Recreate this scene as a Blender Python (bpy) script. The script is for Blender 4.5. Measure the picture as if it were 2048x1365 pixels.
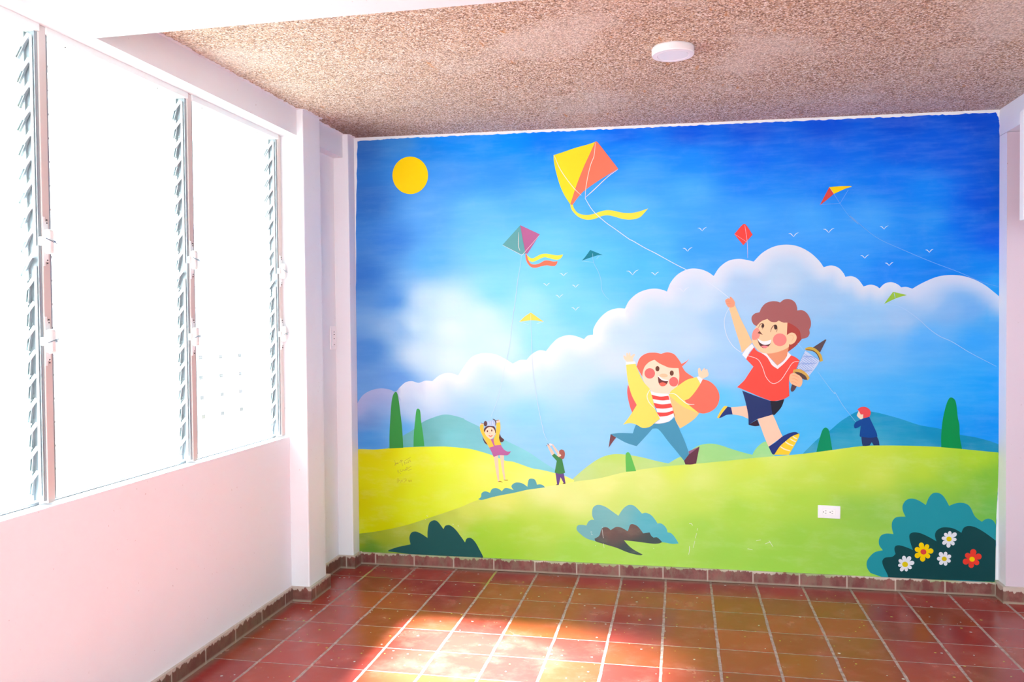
import bpy, bmesh, math, random
from mathutils import Matrix, Vector
random.seed(7)
for o in list(bpy.data.objects): bpy.data.objects.remove(o)
sc = bpy.context.scene
COL = sc.collection
U = 0.25                      # one floor tile = 25 cm; all layout numbers below are in tiles

# ------------------------------------------------------------------ camera
F, YAW, PITCH, ROLL = 1657.76, -0.20076, -0.02149, -0.00952
CX, CY, CZ = 7.36083, -19.35437, 5.95365
def _axes():
    ca, sa = math.cos(YAW), math.sin(YAW); cb, sb = math.cos(PITCH), math.sin(PITCH); cc, s_ = math.cos(ROLL), math.sin(ROLL)
    fwd = Vector((sa, ca, 0)); right = Vector((ca, -sa, 0)); up = Vector((0, 0, 1))
    f2 = cb*fwd + sb*up; u2 = -sb*fwd + cb*up
    return cc*right + s_*u2, -s_*right + cc*u2, f2
RGT, UPV, FWD = _axes()
cam = bpy.data.cameras.new('camera'); cam.sensor_width = 36; cam.lens = F/2048*36; cam.clip_start = .02; cam.clip_end = 200
co = bpy.data.objects.new('camera', cam); COL.objects.link(co)
m = Matrix((RGT, UPV, -FWD)).transposed().to_4x4(); m.translation = Vector((CX, CY, CZ))*U
co.matrix_world = m; sc.camera = co

# ------------------------------------------------------------------ light
sc.view_settings.view_transform = 'Standard'; sc.view_settings.look = 'None'
sc.view_settings.gamma = 1; sc.view_settings.use_curve_mapping = False
sc.view_settings.exposure = -0.75
w = bpy.data.worlds.new('overcast_sky'); sc.world = w; w.use_nodes = True
bg = w.node_tree.nodes['Background']; bg.inputs[0].default_value = (.90, .97, 1.0, 1); bg.inputs[1].default_value = 13.5
def light(name, kind, loc, energy, color=(1, 1, 1), **kw):
    l = bpy.data.lights.new(name, kind); l.energy = energy; l.color = color
    for k, v in kw.items(): setattr(l, k, v)
    o = bpy.data.objects.new(name, l); COL.objects.link(o); o.location = Vector(loc)*U; return o
sun = light('hazy_sun', 'SUN', (-8, -6, 12), 190.0, (.85, 1, 1), angle=math.radians(11))
sun.rotation_euler = Vector((1.0, -.14, -1.12)).to_track_quat('-Z', 'Y').to_euler()
# fill lamp added out of view behind the photographer to brighten the room
a1 = light('back_fill_light', 'AREA', (9.2, -27.6, 6.4), 140, (.80, .94, 1), shape='RECTANGLE', size=8.6*U, size_y=6*U)
a1.rotation_euler = (math.radians(90), 0, 0)
for yy in (-4.6, -7.9, -11.3):      # sampling portals in the louvre openings
    p = light('window_portal', 'AREA', (-1.75, yy, 6.8), 1, shape='RECTANGLE', size=3.3*U, size_y=6.5*U)
    p.data.cycles.is_portal = True; p.rotation_euler = (math.radians(90), 0, math.radians(-90))

# ------------------------------------------------------------------ node helpers
def lin(c):
    return tuple((v/255/12.92 if v/255 <= .04045 else ((v/255+.055)/1.055)**2.4) for v in c[:3])
MATS = {}
def mat(name, rgb=None, rough=.5, spec=.5, metal=0, srgb=True, bump=None, coat=0):
    if name in MATS: return MATS[name]
    m = bpy.data.materials.new(name); m.use_nodes = True; MATS[name] = m
    b = m.node_tree.nodes['Principled BSDF']
    if rgb is not None: b.inputs['Base Color'].default_value = (*(lin(rgb) if srgb else rgb), 1)
    b.inputs['Roughness'].default_value = rough; b.inputs['Specular IOR Level'].default_value = spec
    b.inputs['Metallic'].default_value = metal; b.inputs['Coat Weight'].default_value = coat
    if bump: add_bump(m, *bump)
    return m
class N:
    def __init__(s, m): s.m = m; s.t = m.node_tree; s.b = s.t.nodes.get('Principled BSDF')
    def n(s, kind, **kw):
        x = s.t.nodes.new(kind)
        for k, v in kw.items(): setattr(x, k, v)
        return x
    def l(s, a, b): s.t.links.new(a, b)
    def put(s, sock, v):
        if isinstance(v, (int, float)): sock.default_value = v
        elif isinstance(v, tuple): sock.default_value = v if len(v) == 4 or sock.type == 'VECTOR' else (*v, 1)
        else: s.l(v, sock)
    def math(s, op, a, b=None, c=None, clamp=False):
        x = s.n('ShaderNodeMath', operation=op); x.use_clamp = clamp
        s.put(x.inputs[0], a)
        if b is not None: s.put(x.inputs[1], b)
        if c is not None: s.put(x.inputs[2], c)
        return x.outputs[0]
    def mix(s, f, a, b, mode='MIX'):
        x = s.n('ShaderNodeMix', data_type='RGBA', blend_type=mode)
        s.put(x.inputs[0], f); s.put(x.inputs[6], a); s.put(x.inputs[7], b); return x.outputs[2]
    def noise(s, vec, scale, detail=3, rough=.5, w=None, out=0):
        x = s.n('ShaderNodeTexNoise'); x.inputs['Scale'].default_value = scale; x.inputs['Detail'].default_value = detail
        x.inputs['Roughness'].default_value = rough
        if vec is not None: s.l(vec, x.inputs['Vector'])
        return x.outputs[out]
    def ramp(s, f, stops):
        x = s.n('ShaderNodeValToRGB'); s.l(f, x.inputs[0]); e = x.color_ramp.elements
        while len(e) < len(stops): e.new(.5)
        for q, (p, c) in zip(e, stops): q.position = p; q.color = (*c, 1) if len(c) == 3 else c
        return x.outputs[0]
    def step(s, f, a, b):
        x = s.n('ShaderNodeMapRange', interpolation_type='SMOOTHSTEP'); s.put(x.inputs[0], f); x.inputs[1].default_value = a; x.inputs[2].default_value = b
        return x.outputs[0]
    def pos(s): return s.n('ShaderNodeNewGeometry').outputs['Position']
    def obj(s): return s.n('ShaderNodeTexCoord').outputs['Object']
    def scale(s, v, k):
        x = s.n('ShaderNodeMapping'); s.l(v, x.inputs[0]); x.inputs['Scale'].default_value = k; return x.outputs[0]
    def xyz(s, v):
        x = s.n('ShaderNodeSeparateXYZ'); s.l(v, x.inputs[0]); return x.outputs
    def bump(s, h, strength, dist=.002):
        x = s.n('ShaderNodeBump'); x.inputs['Strength'].default_value = strength; x.inputs['Distance'].default_value = dist
        s.l(h, x.inputs['Height']); s.l(x.outputs[0], s.b.inputs['Normal'])
def add_bump(m, scale, strength, dist=.002):
    g = N(m); g.bump(g.noise(g.obj(), scale, 4), strength, dist)

# ------------------------------------------------------------------ materials
def m_plaster(name, rgb, rough=.55):
    m = mat(name, rgb, rough); g = N(m); p = g.obj()
    n1 = g.noise(p, 2.2, 4); n2 = g.noise(p, 26, 4)
    c = g.mix(g.math('MULTIPLY', g.step(n1, .45, .75), .10), lin(rgb), lin((226, 196, 190)))
    sp = g.step(g.noise(p, 60, 2), .74, .78)
    c = g.mix(g.math('MULTIPLY', sp, .35), c, lin((150, 110, 100)))
    g.put(g.b.inputs['Base Color'], c); g.bump(n2, .25, .003); return m
M_WALL = m_plaster('pink_white_plaster', (234, 238, 243))
M_WALLR = m_plaster('cool_white_plaster', (238, 240, 246))
M_PINK = m_plaster('pink_grey_plaster', (210, 194, 206))
M_BEAM = m_plaster('white_beam_paint', (234, 238, 242))
def m_ceiling():
    m = mat('pebble_dash', (200, 165, 140), .85, .2); g = N(m); p = g.pos()
    v = g.n('ShaderNodeTexVoronoi'); v.inputs['Scale'].default_value = 170; g.l(p, v.inputs['Vector'])
    v2 = g.n('ShaderNodeTexVoronoi'); v2.inputs['Scale'].default_value = 105; g.l(p, v2.inputs['Vector'])
    h = g.xyz(v.outputs['Color'])[0]; h2 = g.xyz(v2.outputs['Color'])[1]
    c = g.ramp(h, [(0, lin((118, 92, 80))), (.2, lin((178, 150, 128))), (.45, lin((212, 184, 158))), (.7, lin((230, 212, 196))), (.88, lin((248, 242, 236))), (1, lin((204, 156, 112)))])
    c = g.mix(g.math('MULTIPLY', g.step(h2, .80, .9), .5), c, lin((112, 82, 66)))
    dk = g.step(v.outputs['Distance'], .45, .75)
    c = g.mix(g.math('MULTIPLY', dk, .4), c, lin((104, 74, 58)))
    px, py, pz = g.xyz(p)
    # patches of pale over-paint, mostly over the right half, and rusty stains
    big = g.noise(p, 1.6, 5, .6); pm = g.step(g.math('ADD', big, g.math('MULTIPLY', px, .035)), .56, .72)
    c = g.mix(g.math('MULTIPLY', pm, .42), c, lin((220, 212, 202)))
    bl = g.noise(g.scale(p, (3, 12, 3)), 1.4, 5, .65)
    c = g.mix(g.math('MULTIPLY', g.step(bl, .60, .72), .45), c, lin((150, 116, 98)))
    st = g.noise(g.scale(p, (16, 5, 5)), 1.0, 3, .6)
    c = g.mix(g.math('MULTIPLY', g.step(st, .66, .73), .6), c, lin((196, 130, 62)))
    # darker brown towards the far left corner
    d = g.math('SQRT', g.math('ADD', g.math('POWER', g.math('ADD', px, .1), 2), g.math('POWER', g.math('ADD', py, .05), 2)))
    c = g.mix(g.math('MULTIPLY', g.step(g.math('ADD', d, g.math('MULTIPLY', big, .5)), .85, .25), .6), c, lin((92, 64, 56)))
    g.put(g.b.inputs['Base Color'], c)
    hh = g.math('SUBTRACT', g.math('MULTIPLY', h, .6), v.outputs['Distance']); g.bump(hh, .7, .004); return m
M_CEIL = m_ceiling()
def m_floor():
    m = mat('red_cement_tile', (160, 70, 58), .3, .33); g = N(m); p = g.pos()
    wob = g.math('MULTIPLY', g.math('SUBTRACT', g.noise(p, 9, 3), .5), .03)
    x, y, z = g.xyz(p)
    tx = g.math('ADD', g.math('DIVIDE', x, U), wob); ty = g.math('ADD', g.math('DIVIDE', y, U), wob)
    fx = g.math('ABSOLUTE', g.math('SUBTRACT', g.math('FRACT', g.math('ADD', tx, 100.5)), .5))
    fy = g.math('ABSOLUTE', g.math('SUBTRACT', g.math('FRACT', g.math('ADD', ty, 100.5)), .5))
    ix = g.math('FLOOR', tx); iy = g.math('FLOOR', ty)
    cv = g.n('ShaderNodeCombineXYZ'); g.l(ix, cv.inputs[0]); g.l(iy, cv.inputs[1])
    wn = g.n('ShaderNodeTexWhiteNoise', noise_dimensions='2D'); g.l(cv.outputs[0], wn.inputs['Vector'])
    rnd = wn.outputs['Value']
    wn2 = g.n('ShaderNodeTexWhiteNoise', noise_dimensions='3D'); cv2 = g.n('ShaderNodeCombineXYZ'); g.l(ix, cv2.inputs[0]); g.l(iy, cv2.inputs[1]); cv2.inputs[2].default_value = 3; g.l(cv2.outputs[0], wn2.inputs['Vector'])
    cl = g.noise(p, 6, 5, .6)
    base = g.ramp(rnd, [(0, lin((138, 42, 42))), (.35, lin((152, 46, 44))), (.7, lin((160, 54, 46))), (.78, lin((148, 62, 38))), (1, lin((142, 60, 34)))])
    base = g.mix(g.math('MULTIPLY', wn2.outputs['Value'], .35), base, lin((134, 56, 52)))
    base = g.mix(g.math('MULTIPLY', g.step(cl, .45, .75), .35), base, lin((186, 104, 92)))
    # grime: greyish scuffs, paint specks
    sc1 = g.step(g.noise(g.scale(p, (1, 2.2, 1)), 14, 6, .7), .60, .72); base = g.mix(g.math('MULTIPLY', sc1, .25), base, lin((150, 120, 110)))
    v = g.n('ShaderNodeTexVoronoi'); v.inputs['Scale'].default_value = 38; v.inputs['Randomness'].default_value = 1; g.l(p, v.inputs['Vector'])
    vc = g.xyz(v.outputs['Color'])
    r = g.math('MULTIPLY', g.math('POWER', vc[0], 3), .26)
    spk = g.math('MULTIPLY', g.math('LESS_THAN', v.outputs['Distance'], r), g.math('GREATER_THAN', g.math('ADD', vc[1], g.math('MULTIPLY', x, -.12)), .35))
    base = g.mix(g.math('MULTIPLY', spk, .8), base, g.mix(g.step(vc[2], .55, .6), (.75, .72, .68), lin((205, 190, 90))))
    gn = g.noise(p, 40, 3); gw = g.math('ADD', .012, g.math('MULTIPLY', g.noise(p, 14, 4), .022))
    gx = g.step(g.math('SUBTRACT', g.math('SUBTRACT', fx, 0), g.math('MULTIPLY', gw, 1.0)), .006, -.004)
    gwy = g.math('MULTIPLY', gw, .42)
    gy = g.step(g.math('SUBTRACT', fy, gwy), .005, -.003)
    gr = g.math('MAXIMUM', gx, gy)
    gcol = g.ramp(gn, [(.3, lin((126, 116, 106))), (.5, lin((176, 164, 156))), (.7, lin((206, 196, 188)))])
    gcol = g.mix(g.math('MULTIPLY', g.step(g.noise(p, 1.9, 3), .58, .68), g.step(x, 1.6, .5)), gcol, lin((182, 188, 84)))
    base = g.mix(g.math('MULTIPLY', gr, .75), base, gcol)
    # dusty grime band along the skirtings
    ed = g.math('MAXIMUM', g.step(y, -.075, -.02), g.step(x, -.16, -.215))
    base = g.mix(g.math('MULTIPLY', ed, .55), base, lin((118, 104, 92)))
    g.put(g.b.inputs['Base Color'], base)
    g.put(g.b.inputs['Roughness'], g.math('ADD', .13, g.math('ADD', g.math('MULTIPLY', gr, .5), g.math('MULTIPLY', cl, .22))))
    g.bump(g.math('ADD', g.math('MULTIPLY', gr, -1), g.math('MULTIPLY', cl, .5)), .25, .003); return m
M_FLOOR = m_floor()
def m_skirt():
    m = mat('skirting_tile', (130, 70, 64), .4); g = N(m); p = g.pos(); x, y, z = g.xyz(p)
    s = g.math('DIVIDE', g.math('ADD', x, y), U)
    f = g.math('ABSOLUTE', g.math('SUBTRACT', g.math('FRACT', g.math('ADD', s, 100.62)), .5))
    n = g.noise(p, 9, 5, .65)
    c = g.mix(g.step(n, .35, .7), lin((110, 54, 52)), lin((144, 92, 84)))
    c = g.mix(g.math('MULTIPLY', g.step(g.noise(g.scale(p, (6, 6, 2)), 3.5, 5, .7), .42, .62), .65), c, lin((128, 108, 92)))
    c = g.mix(g.math('MULTIPLY', g.step(x, -.10, -.2), .5), c, lin((98, 76, 62)))
    c = g.mix(g.math('MULTIPLY', g.step(f, .022, .010), .8), c, lin((190, 180, 165)))
    # pale mortar bead at the top with runs of wall paint, grime at the foot
    drip = g.noise(g.scale(p, (38, 38, 2.2)), 1.0, 3, .6)
    top = g.math('ADD', z, g.math('MULTIPLY', g.math('SUBTRACT', drip, .5), .06))
    c = g.mix(g.math('MULTIPLY', g.step(top, .064, .070), .85), c, g.mix(g.math('MULTIPLY', g.step(y, -.03, -.02), g.step(g.noise(p, 2.3, 4), .40, .5)), lin((206, 194, 182)), lin((160, 172, 128))))
    c = g.mix(g.math('MULTIPLY', g.step(z, .017, .006), .75), c, lin((168, 156, 138)))
    g.put(g.b.inputs['Base Color'], c); g.bump(n, .5, .003); return m
M_SKIRT = m_skirt()
M_BEAD = mat('mortar_bead', (196, 182, 166), .8, bump=(60, .6, .003))
M_METAL = mat('weathered_aluminium', (176, 184, 190), .38, metal=.85, bump=(30, .1))
M_STEEL = mat('dark_channel_metal', (150, 158, 164), .4, metal=.35)
M_LEVER = mat('clip_aluminium', (238, 240, 240), .4)
M_FRAME = mat('painted_window_frame', (204, 194, 190), .5, bump=(20, .15))
M_HEAD = mat('white_window_head', (232, 236, 234), .5)
M_CAST = mat('white_cast_handle', (236, 238, 236), .35)
M_SCREW = mat('dark_screw', (70, 64, 66), .5)
M_LAMP = mat('white_lamp_housing', (246, 242, 244), .35)
M_DIFF = mat('lamp_diffuser', (250, 250, 250), .25)
M_PLAS = mat('white_plastic', (242, 242, 246), .3)
M_SLOT = mat('dark_slot', (60, 56, 70), .6)
M_OUT = mat('exterior_render', (236, 236, 238), .8)
M_PAVE = mat('exterior_paving', (124, 124, 122), .8)
def m_glass():
    m = bpy.data.materials.new('louvre_glass'); m.use_nodes = True; t = m.node_tree; t.nodes.clear()
    o = t.nodes.new('ShaderNodeOutputMaterial'); mx = t.nodes.new('ShaderNodeMixShader'); tr = t.nodes.new('ShaderNodeBsdfTransparent'); gl = t.nodes.new('ShaderNodeBsdfGlossy'); fr = t.nodes.new('ShaderNodeValue')
    tr.inputs[0].default_value = (.97, .99, .98, 1); gl.inputs['Roughness'].default_value = .05; fr.outputs[0].default_value = .05
    t.links.new(fr.outputs[0], mx.inputs[0]); t.links.new(tr.outputs[0], mx.inputs[1]); t.links.new(gl.outputs[0], mx.inputs[2]); t.links.new(mx.outputs[0], o.inputs[0]); return m
M_GLASS = m_glass()

# ------------------------------------------------------------------ mesh helpers
def tag(o, label=None, cat=None, group=None, kind=None):
    for k, v in (('label', label), ('category', cat), ('group', group), ('kind', kind)):
        if v: o[k] = v
    return o
def link(name, bm, material, parent=None, smooth=False, at=None):
    me = bpy.data.meshes.new(name); bm.to_mesh(me); bm.free()
    for mm in (material if isinstance(material, (list, tuple)) else [material]): me.materials.append(mm)
    if smooth:
        for f in me.polygons: f.use_smooth = True
    o = bpy.data.objects.new(name, me); COL.objects.link(o)
    if at is not None: o.location = at
    if parent is not None: o.parent = parent
    return o
def empty(name, loc=(0, 0, 0), parent=None):
    o = bpy.data.objects.new(name, None); COL.objects.link(o); o.location = loc; o.empty_display_size = .05
    if parent is not None: o.parent = parent
    return o
def box(bm, x0, x1, y0, y1, z0, z1, bev=0, rot=None):
    """box in tiles; rot = (angle, axis letter) about its centre"""
    c = Vector(((x0+x1)/2, (y0+y1)/2, (z0+z1)/2))*U
    r = bmesh.ops.create_cube(bm, size=1)['verts']
    bmesh.ops.scale(bm, vec=Vector((abs(x1-x0), abs(y1-y0), abs(z1-z0)))*U, verts=r)
    if rot: bmesh.ops.rotate(bm, cent=(0, 0, 0), matrix=Matrix.Rotation(rot[0], 3, rot[1]), verts=r)
    bmesh.ops.translate(bm, vec=c, verts=r)
    if bev:
        ed = list({e for v in r for e in v.link_edges})
        bmesh.ops.bevel(bm, geom=ed, offset=bev*U, segments=2, affect='EDGES', profile=.5)
    return r
def prism(bm, pts, axis, a, b):
    """closed outline pts (tiles) extruded along axis from a to b"""
    def P(p, t): return Vector({'x': (t, p[0], p[1]), 'y': (p[0], t, p[1]), 'z': (p[0], p[1], t)}[axis])*U
    A = [bm.verts.new(P(p, a)) for p in pts]; B = [bm.verts.new(P(p, b)) for p in pts]
    n = len(pts); bm.faces.new(A); bm.faces.new(B[::-1])
    for i in range(n): bm.faces.new((A[i], B[i], B[(i+1) % n], A[(i+1) % n]))
    bmesh.ops.recalc_face_normals(bm, faces=bm.faces)
def struct(name, f, material, label=None):
    bm = bmesh.new(); f(bm); o = link(name, bm, material); o['kind'] = 'structure'
    if label: o['label'] = label
    return o
def ray(px, py):
    return FWD + RGT*((px-1024)/F) - UPV*((py-682.5)/F)
def at(px, py, ax, v):
    d = ray(px, py); C = Vector((CX, CY, CZ)); return C + d*((v-C[ax])/d[ax])

# ------------------------------------------------------------------ room shell
WL, WR, YN = -.91, 15.4, -28.0           # left wall face, right wall face, wall behind the photographer
BX, BZ, SILL = -.64, 10.0, 3.56          # beam face, beam underside, window sill
def ceil_z(x): return 10.56 - (x+.64)*.0125
def f_floor(bm): box(bm, -1.6, 16, YN-.5, .5, -.5, 0)
struct('floor', f_floor, M_FLOOR, 'red cement tile floor with grey grout and paint specks')
def f_ceil(bm):
    vs = [bm.verts.new(Vector(p)*U) for p in ((-1.6, YN-.5, ceil_z(-1.6)), (16, YN-.5, ceil_z(16)), (16, .5, ceil_z(16)), (-1.6, .5, ceil_z(-1.6)))]
    up = [bm.verts.new(v.co+Vector((0, 0, .2))) for v in vs]
    bm.faces.new(vs); bm.faces.new(up[::-1])
    for i in range(4): bm.faces.new((vs[i], vs[(i+1) % 4], up[(i+1) % 4], up[i]))
    bmesh.ops.recalc_face_normals(bm, faces=bm.faces)
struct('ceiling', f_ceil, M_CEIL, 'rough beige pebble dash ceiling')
struct('wall_far', lambda bm: box(bm, -1.6, 16, 0, .8, 0, 10.8), M_WALL, 'far wall that carries the mural, white at its edges')
def f_left(bm):
    box(bm, -1.5, WL, YN, -2.85, 0, SILL, .015)
    box(bm, -1.5, -.88, -2.0, 0, 0, BZ)                           # recessed infill panel beyond the pillar
    box(bm, -1.5, WL, YN, -13.1, SILL, BZ)  # unseen stretch, made solid to cut sun and its bounce off the floor
struct('wall_left', f_left, M_WALL, 'pinkish white wall below the louvre windows')
struct('wall_right', lambda bm: box(bm, WR, WR+.6, YN, 0, 0, 10.8), M_WALLR, 'right wall behind the corner pilaster')
def f_near(bm):
    box(bm, -1.5, .4, YN-.6, YN, 0, 10.8); box(bm, 13.6, 16, YN-.6, YN, 0, 10.8)
    box(bm, .4, 13.6, YN-.6, YN, 0, 3.4); box(bm, .4, 13.6, YN-.6, YN, 9.4, 10.8)
struct('wall_near', f_near, M_WALL)
# pillars and beams
struct('trim_1', lambda bm: box(bm, -1.5, -.5, -2.85, -1.98, 0, 10.6, .03), M_WALL, 'white pillar between the window and the corner')
struct('trim_2', lambda bm: box(bm, -1.5, -.5, -.4, 0, 0, 10.6, .02), M_WALL, 'narrow white pilaster in the left corner')
def f_beam(bm):
    prism(bm, [(-1.5, BZ), (BX, BZ), (BX, 10.75), (-1.5, 10.75)], 'y', YN, 0)
struct('trim_3', f_beam, M_BEAM, 'white beam running above the louvre windows')
struct('trim_4', lambda bm: box(bm, BX, 16, -10.16, -9.13, 9.97, 10.8), M_BEAM, 'white cross beam below the ceiling')
def f_pil(bm):
    box(bm, 14.0, 16, -.42, 0, 0, 9.81)
    for f in bm.faces:
        if f.normal.y < -.5: f.material_index = 1
struct('trim_5', f_pil, [M_WALLR, M_PINK], 'pilaster at the right end of the mural, white side and pinkish front')
struct('trim_6', lambda bm: box(bm, 14.0, 16, YN, 0, 9.82, 10.8), M_WALLR, 'white beam above the right end of the mural')
# ragged paint line along ceiling and mural (white band)
def f_band(bm):
    rnd = random.Random(3); n = 220; A = []; B = []
    for i in range(n+1):
        x = -.5 + 14.5*i/n; zt = ceil_z(x)+.01
        A.append((x, zt)); B.append((x, zt-.055-rnd.random()*.025))
    prism(bm, A + B[::-1], 'y', -.012, .01)
struct('trim_7', f_band, M_BEAM, 'ragged white paint line under the ceiling')
def f_band2(bm):
    rnd = random.Random(5); n = 160; A = []; B = []
    for i in range(n+1):
        y = -9.1 + 9.1*i/n; x = BX if y < -2.85 or (-1.98 < y < -.4) else -.5
        A.append((y, x-.1)); B.append((y, x+.03+rnd.random()*.05))
    for i in range(n):
        z0 = ceil_z(-.6)
        v = [bm.verts.new(Vector((p[1], p[0], z0-.012))*U) for p in (A[i], A[i+1], B[i+1], B[i])]
        w2 = [bm.verts.new(q.co+Vector((0, 0, .004))) for q in v]
        bm.faces.new(v); bm.faces.new(w2[::-1])
        for k in range(4): bm.faces.new((v[k], v[(k+1) % 4], w2[(k+1) % 4], w2[k]))
    bmesh.ops.recalc_face_normals(bm, faces=bm.faces)
struct('trim_8', f_band2, M_BEAM, 'ragged white plaster line between beam and ceiling')
# skirtings
SK = .30
def skirt(bm, x0, x1, y0, y1, h=SK):
    box(bm, x0, x1, y0, y1, 0, h, .02)
struct('baseboard_far', lambda bm: skirt(bm, -.5, 14.0, -.055, .01, .30), M_SKIRT)
struct('baseboard_left', lambda bm: prism(bm, [(-.855, YN), (-.855, -2.92), (-.43, -2.92), (-.43, -1.9), (-.82, -1.9), (-.82, -.46), (-.44, -.46), (-.44, .05), (-1.0, .05), (-1.0, YN)], 'z', 0, .315), M_SKIRT)
struct('baseboard_right', lambda bm: prism(bm, [(13.93, .05), (13.93, -.49), (15.4, -.49), (15.4, .05)], 'z', 0, .35), M_SKIRT)

# ------------------------------------------------------------------ louvre windows
PY = [-2.95, -6.24, -9.64, -13.05, -16.5, -20.0]       # post centres along the wall
ZB, ZT, NB = SILL+.02, 9.9, 19
PITCHZ = (ZT-.18-ZB)/NB
def make_window(i, yf, yn, far_hw):
    root = empty('window_%d' % i, (-1.1*U, (yf+yn)/2*U, SILL*U)); root['kind'] = 'structure'
    inv = Vector(root.location)
    def P(name, bm, mt, par=root, sm=False):
        if par is root: bmesh.ops.translate(bm, vec=-inv, verts=bm.verts)
        return link(name, bm, mt, par, sm)
    # frame: posts, head and sill channel
    bm = bmesh.new(); box(bm, -1.2, -1.0, yf-.065, yf+.065, ZB, BZ, .01); P('post', bm, M_FRAME)
    bm = bmesh.new(); box(bm, -1.22, -.98, yn+.06, yf-.06, ZT, BZ+.005, .01); P('frame_head', bm, M_HEAD)
    bm = bmesh.new(); box(bm, -1.24, -1.14, yn+.06, yf-.06, SILL, ZB+.02, .01); P('frame_sill', bm, M_METAL)
    for s, ye in ((-1, yf-.065), (1, yn+.065)):
        bm = bmesh.new(); y0, y1 = sorted((ye, ye+s*.018))
        box(bm, -1.19, -1.02, y0, y1, ZB+.04, ZT, .003)
        for xx in (-1.19, -1.03): 
            q0, q1 = sorted((ye, ye+s*.05)); box(bm, xx-.006, xx+.006, q0, q1, ZB+.04, ZT)
        P('louvre_channel', bm, M_STEEL)
        for za, zb in ((ZB+.1, 6.78), (7.05, ZT-.05)):
            bm = bmesh.new(); q0, q1 = sorted((ye+s*.03, ye+s*.045)); box(bm, -1.105, -1.07, q0, q1, za, zb); P('operating_bar', bm, M_LEVER)
    # blades with clips; one of each is modelled, the rest are copies
    first = None
    for k in range(NB):
        zc = ZB + .16 + PITCHZ*(k+.5)
        if first is None:
            bm = bmesh.new(); ang = math.radians(66 if i != 2 else 64)
            box(bm, -.19, .19, -(yf-yn)/2+.12, (yf-yn)/2-.12, -.011, .011, .002)
            bl = link('glass_blade', bm, M_GLASS, root)
            cl = []
            for s in (-1, 1):
                yc = s*((yf-yn)/2-.125)
                bm = bmesh.new()
                box(bm, -.20, .10, yc-.02, yc+.02, -.024, -.012); box(bm, -.20, .10, yc-.02, yc+.02, .012, .024)
                box(bm, -.20, -.19, yc-.02, yc+.02, -.024, .024)
                c = link('blade_clip', bm, M_STEEL, bl); 
                bm = bmesh.new(); box(bm, -.03, .17, yc-.035*s-.006, yc-.035*s+.006, -.025, .025, .005)
                r = bmesh.ops.create_cone(bm, cap_ends=True, segments=10, radius1=.012*U, radius2=.012*U, depth=.03*U)['verts']
                bmesh.ops.rotate(bm, cent=(0, 0, 0), matrix=Matrix.Rotation(math.pi/2, 3, 'X'), verts=r)
                bmesh.ops.translate(bm, vec=Vector((.15, yc-.035*s, 0))*U, verts=r)
                bmesh.ops.rotate(bm, cent=(0, 0, 0), matrix=Matrix.Rotation(math.radians(10), 3, 'Y'), verts=bm.verts)
                c2 = link('lever', bm, M_LEVER, bl); cl += [c, c2]
            first = (bl, cl)
        else:
            bl = first[0].copy(); COL.objects.link(bl); bl.parent = root
            for c in first[1]:
                d = c.copy(); COL.objects.link(d); d.parent = bl
        a = math.radians((82 if k < 9 else 76 if i == 2 else 60) + (2 if k % 3 else -2))
        for c in bl.children:
            if c.name.startswith('lever'): c.rotation_euler = (0, a-math.radians(60), 0)
        bl.rotation_euler = (0, -a, 0)
        bl.location = Vector((-1.175, (yf+yn)/2, zc))*U - inv
    # crank boxes on the room face of the far post
    for zc, flip in ((7.11, 1), (5.77, -1)):
        bm = bmesh.new(); box(bm, -1.0, -.985, yf-.075, yf-.035, zc-.33, zc+.33, .003); box(bm, -1.0, -.985, yf-.035, yf+.02, zc-.27, zc+.27, .003)
        b = P('operator_plate', bm, M_LEVER)
        bm = bmesh.new(); box(bm, -.99, -.90, yf-.075, yf+.045, zc-.165, zc+.165, .035); box(bm, -1.02, -.97, yf-.12, yf-.06, zc-.06, zc+.06, .01)
        h = P('operator_handle', bm, M_CAST, sm=False)
        bm = bmesh.new(); box(bm, -.90, -.888, yf-.14, yf+.08, zc+.0, zc+.014, .003, rot=(math.radians(-14*flip), 'X'))
        r = bmesh.ops.create_cone(bm, cap_ends=True, segments=12, radius1=.018*U, radius2=.018*U, depth=.03*U)['verts']
        bmesh.ops.rotate(bm, cent=(0, 0, 0), matrix=Matrix.Rotation(math.pi/2, 3, 'Y'), verts=r); bmesh.ops.translate(bm, vec=Vector((-.89, yf+.01, zc))*U, verts=r)
        bmesh.ops.translate(bm, vec=-inv, verts=bm.verts); l = link('crank_lever', bm, M_METAL, h)
        for q in (-.25, -.29, .25, .29):
            bm = bmesh.new(); r = bmesh.ops.create_cone(bm, cap_ends=True, segments=8, radius1=.010*U, radius2=.010*U, depth=.012*U)['verts']
            bmesh.ops.rotate(bm, cent=(0, 0, 0), matrix=Matrix.Rotation(math.pi/2, 3, 'Y'), verts=r); bmesh.ops.translate(bm, vec=Vector((-.984, yf-.005, zc+q))*U-inv, verts=r)
            link('screw', bm, M_SCREW, b)
    for yy in (yf-.75, yn+.55):
        bm = bmesh.new(); r = bmesh.ops.create_cone(bm, cap_ends=True, segments=8, radius1=.012*U, radius2=.012*U, depth=.01*U)['verts']
        bmesh.ops.translate(bm, vec=Vector((-1.1, yy, ZT-.002))*U, verts=r); P('head_screw', bm, M_SCREW)
    return root
for i in range(3):
    wn_ = make_window(i+1, PY[i], PY[i+1], .06)
    wn_['label'] = ('louvre window bay next to the white pillar', 'middle louvre window bay between the two posts', 'louvre window bay at the left edge of the photo', 'louvre window bay beside the photographer', 'louvre window bay behind the photographer')[i]

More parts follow.
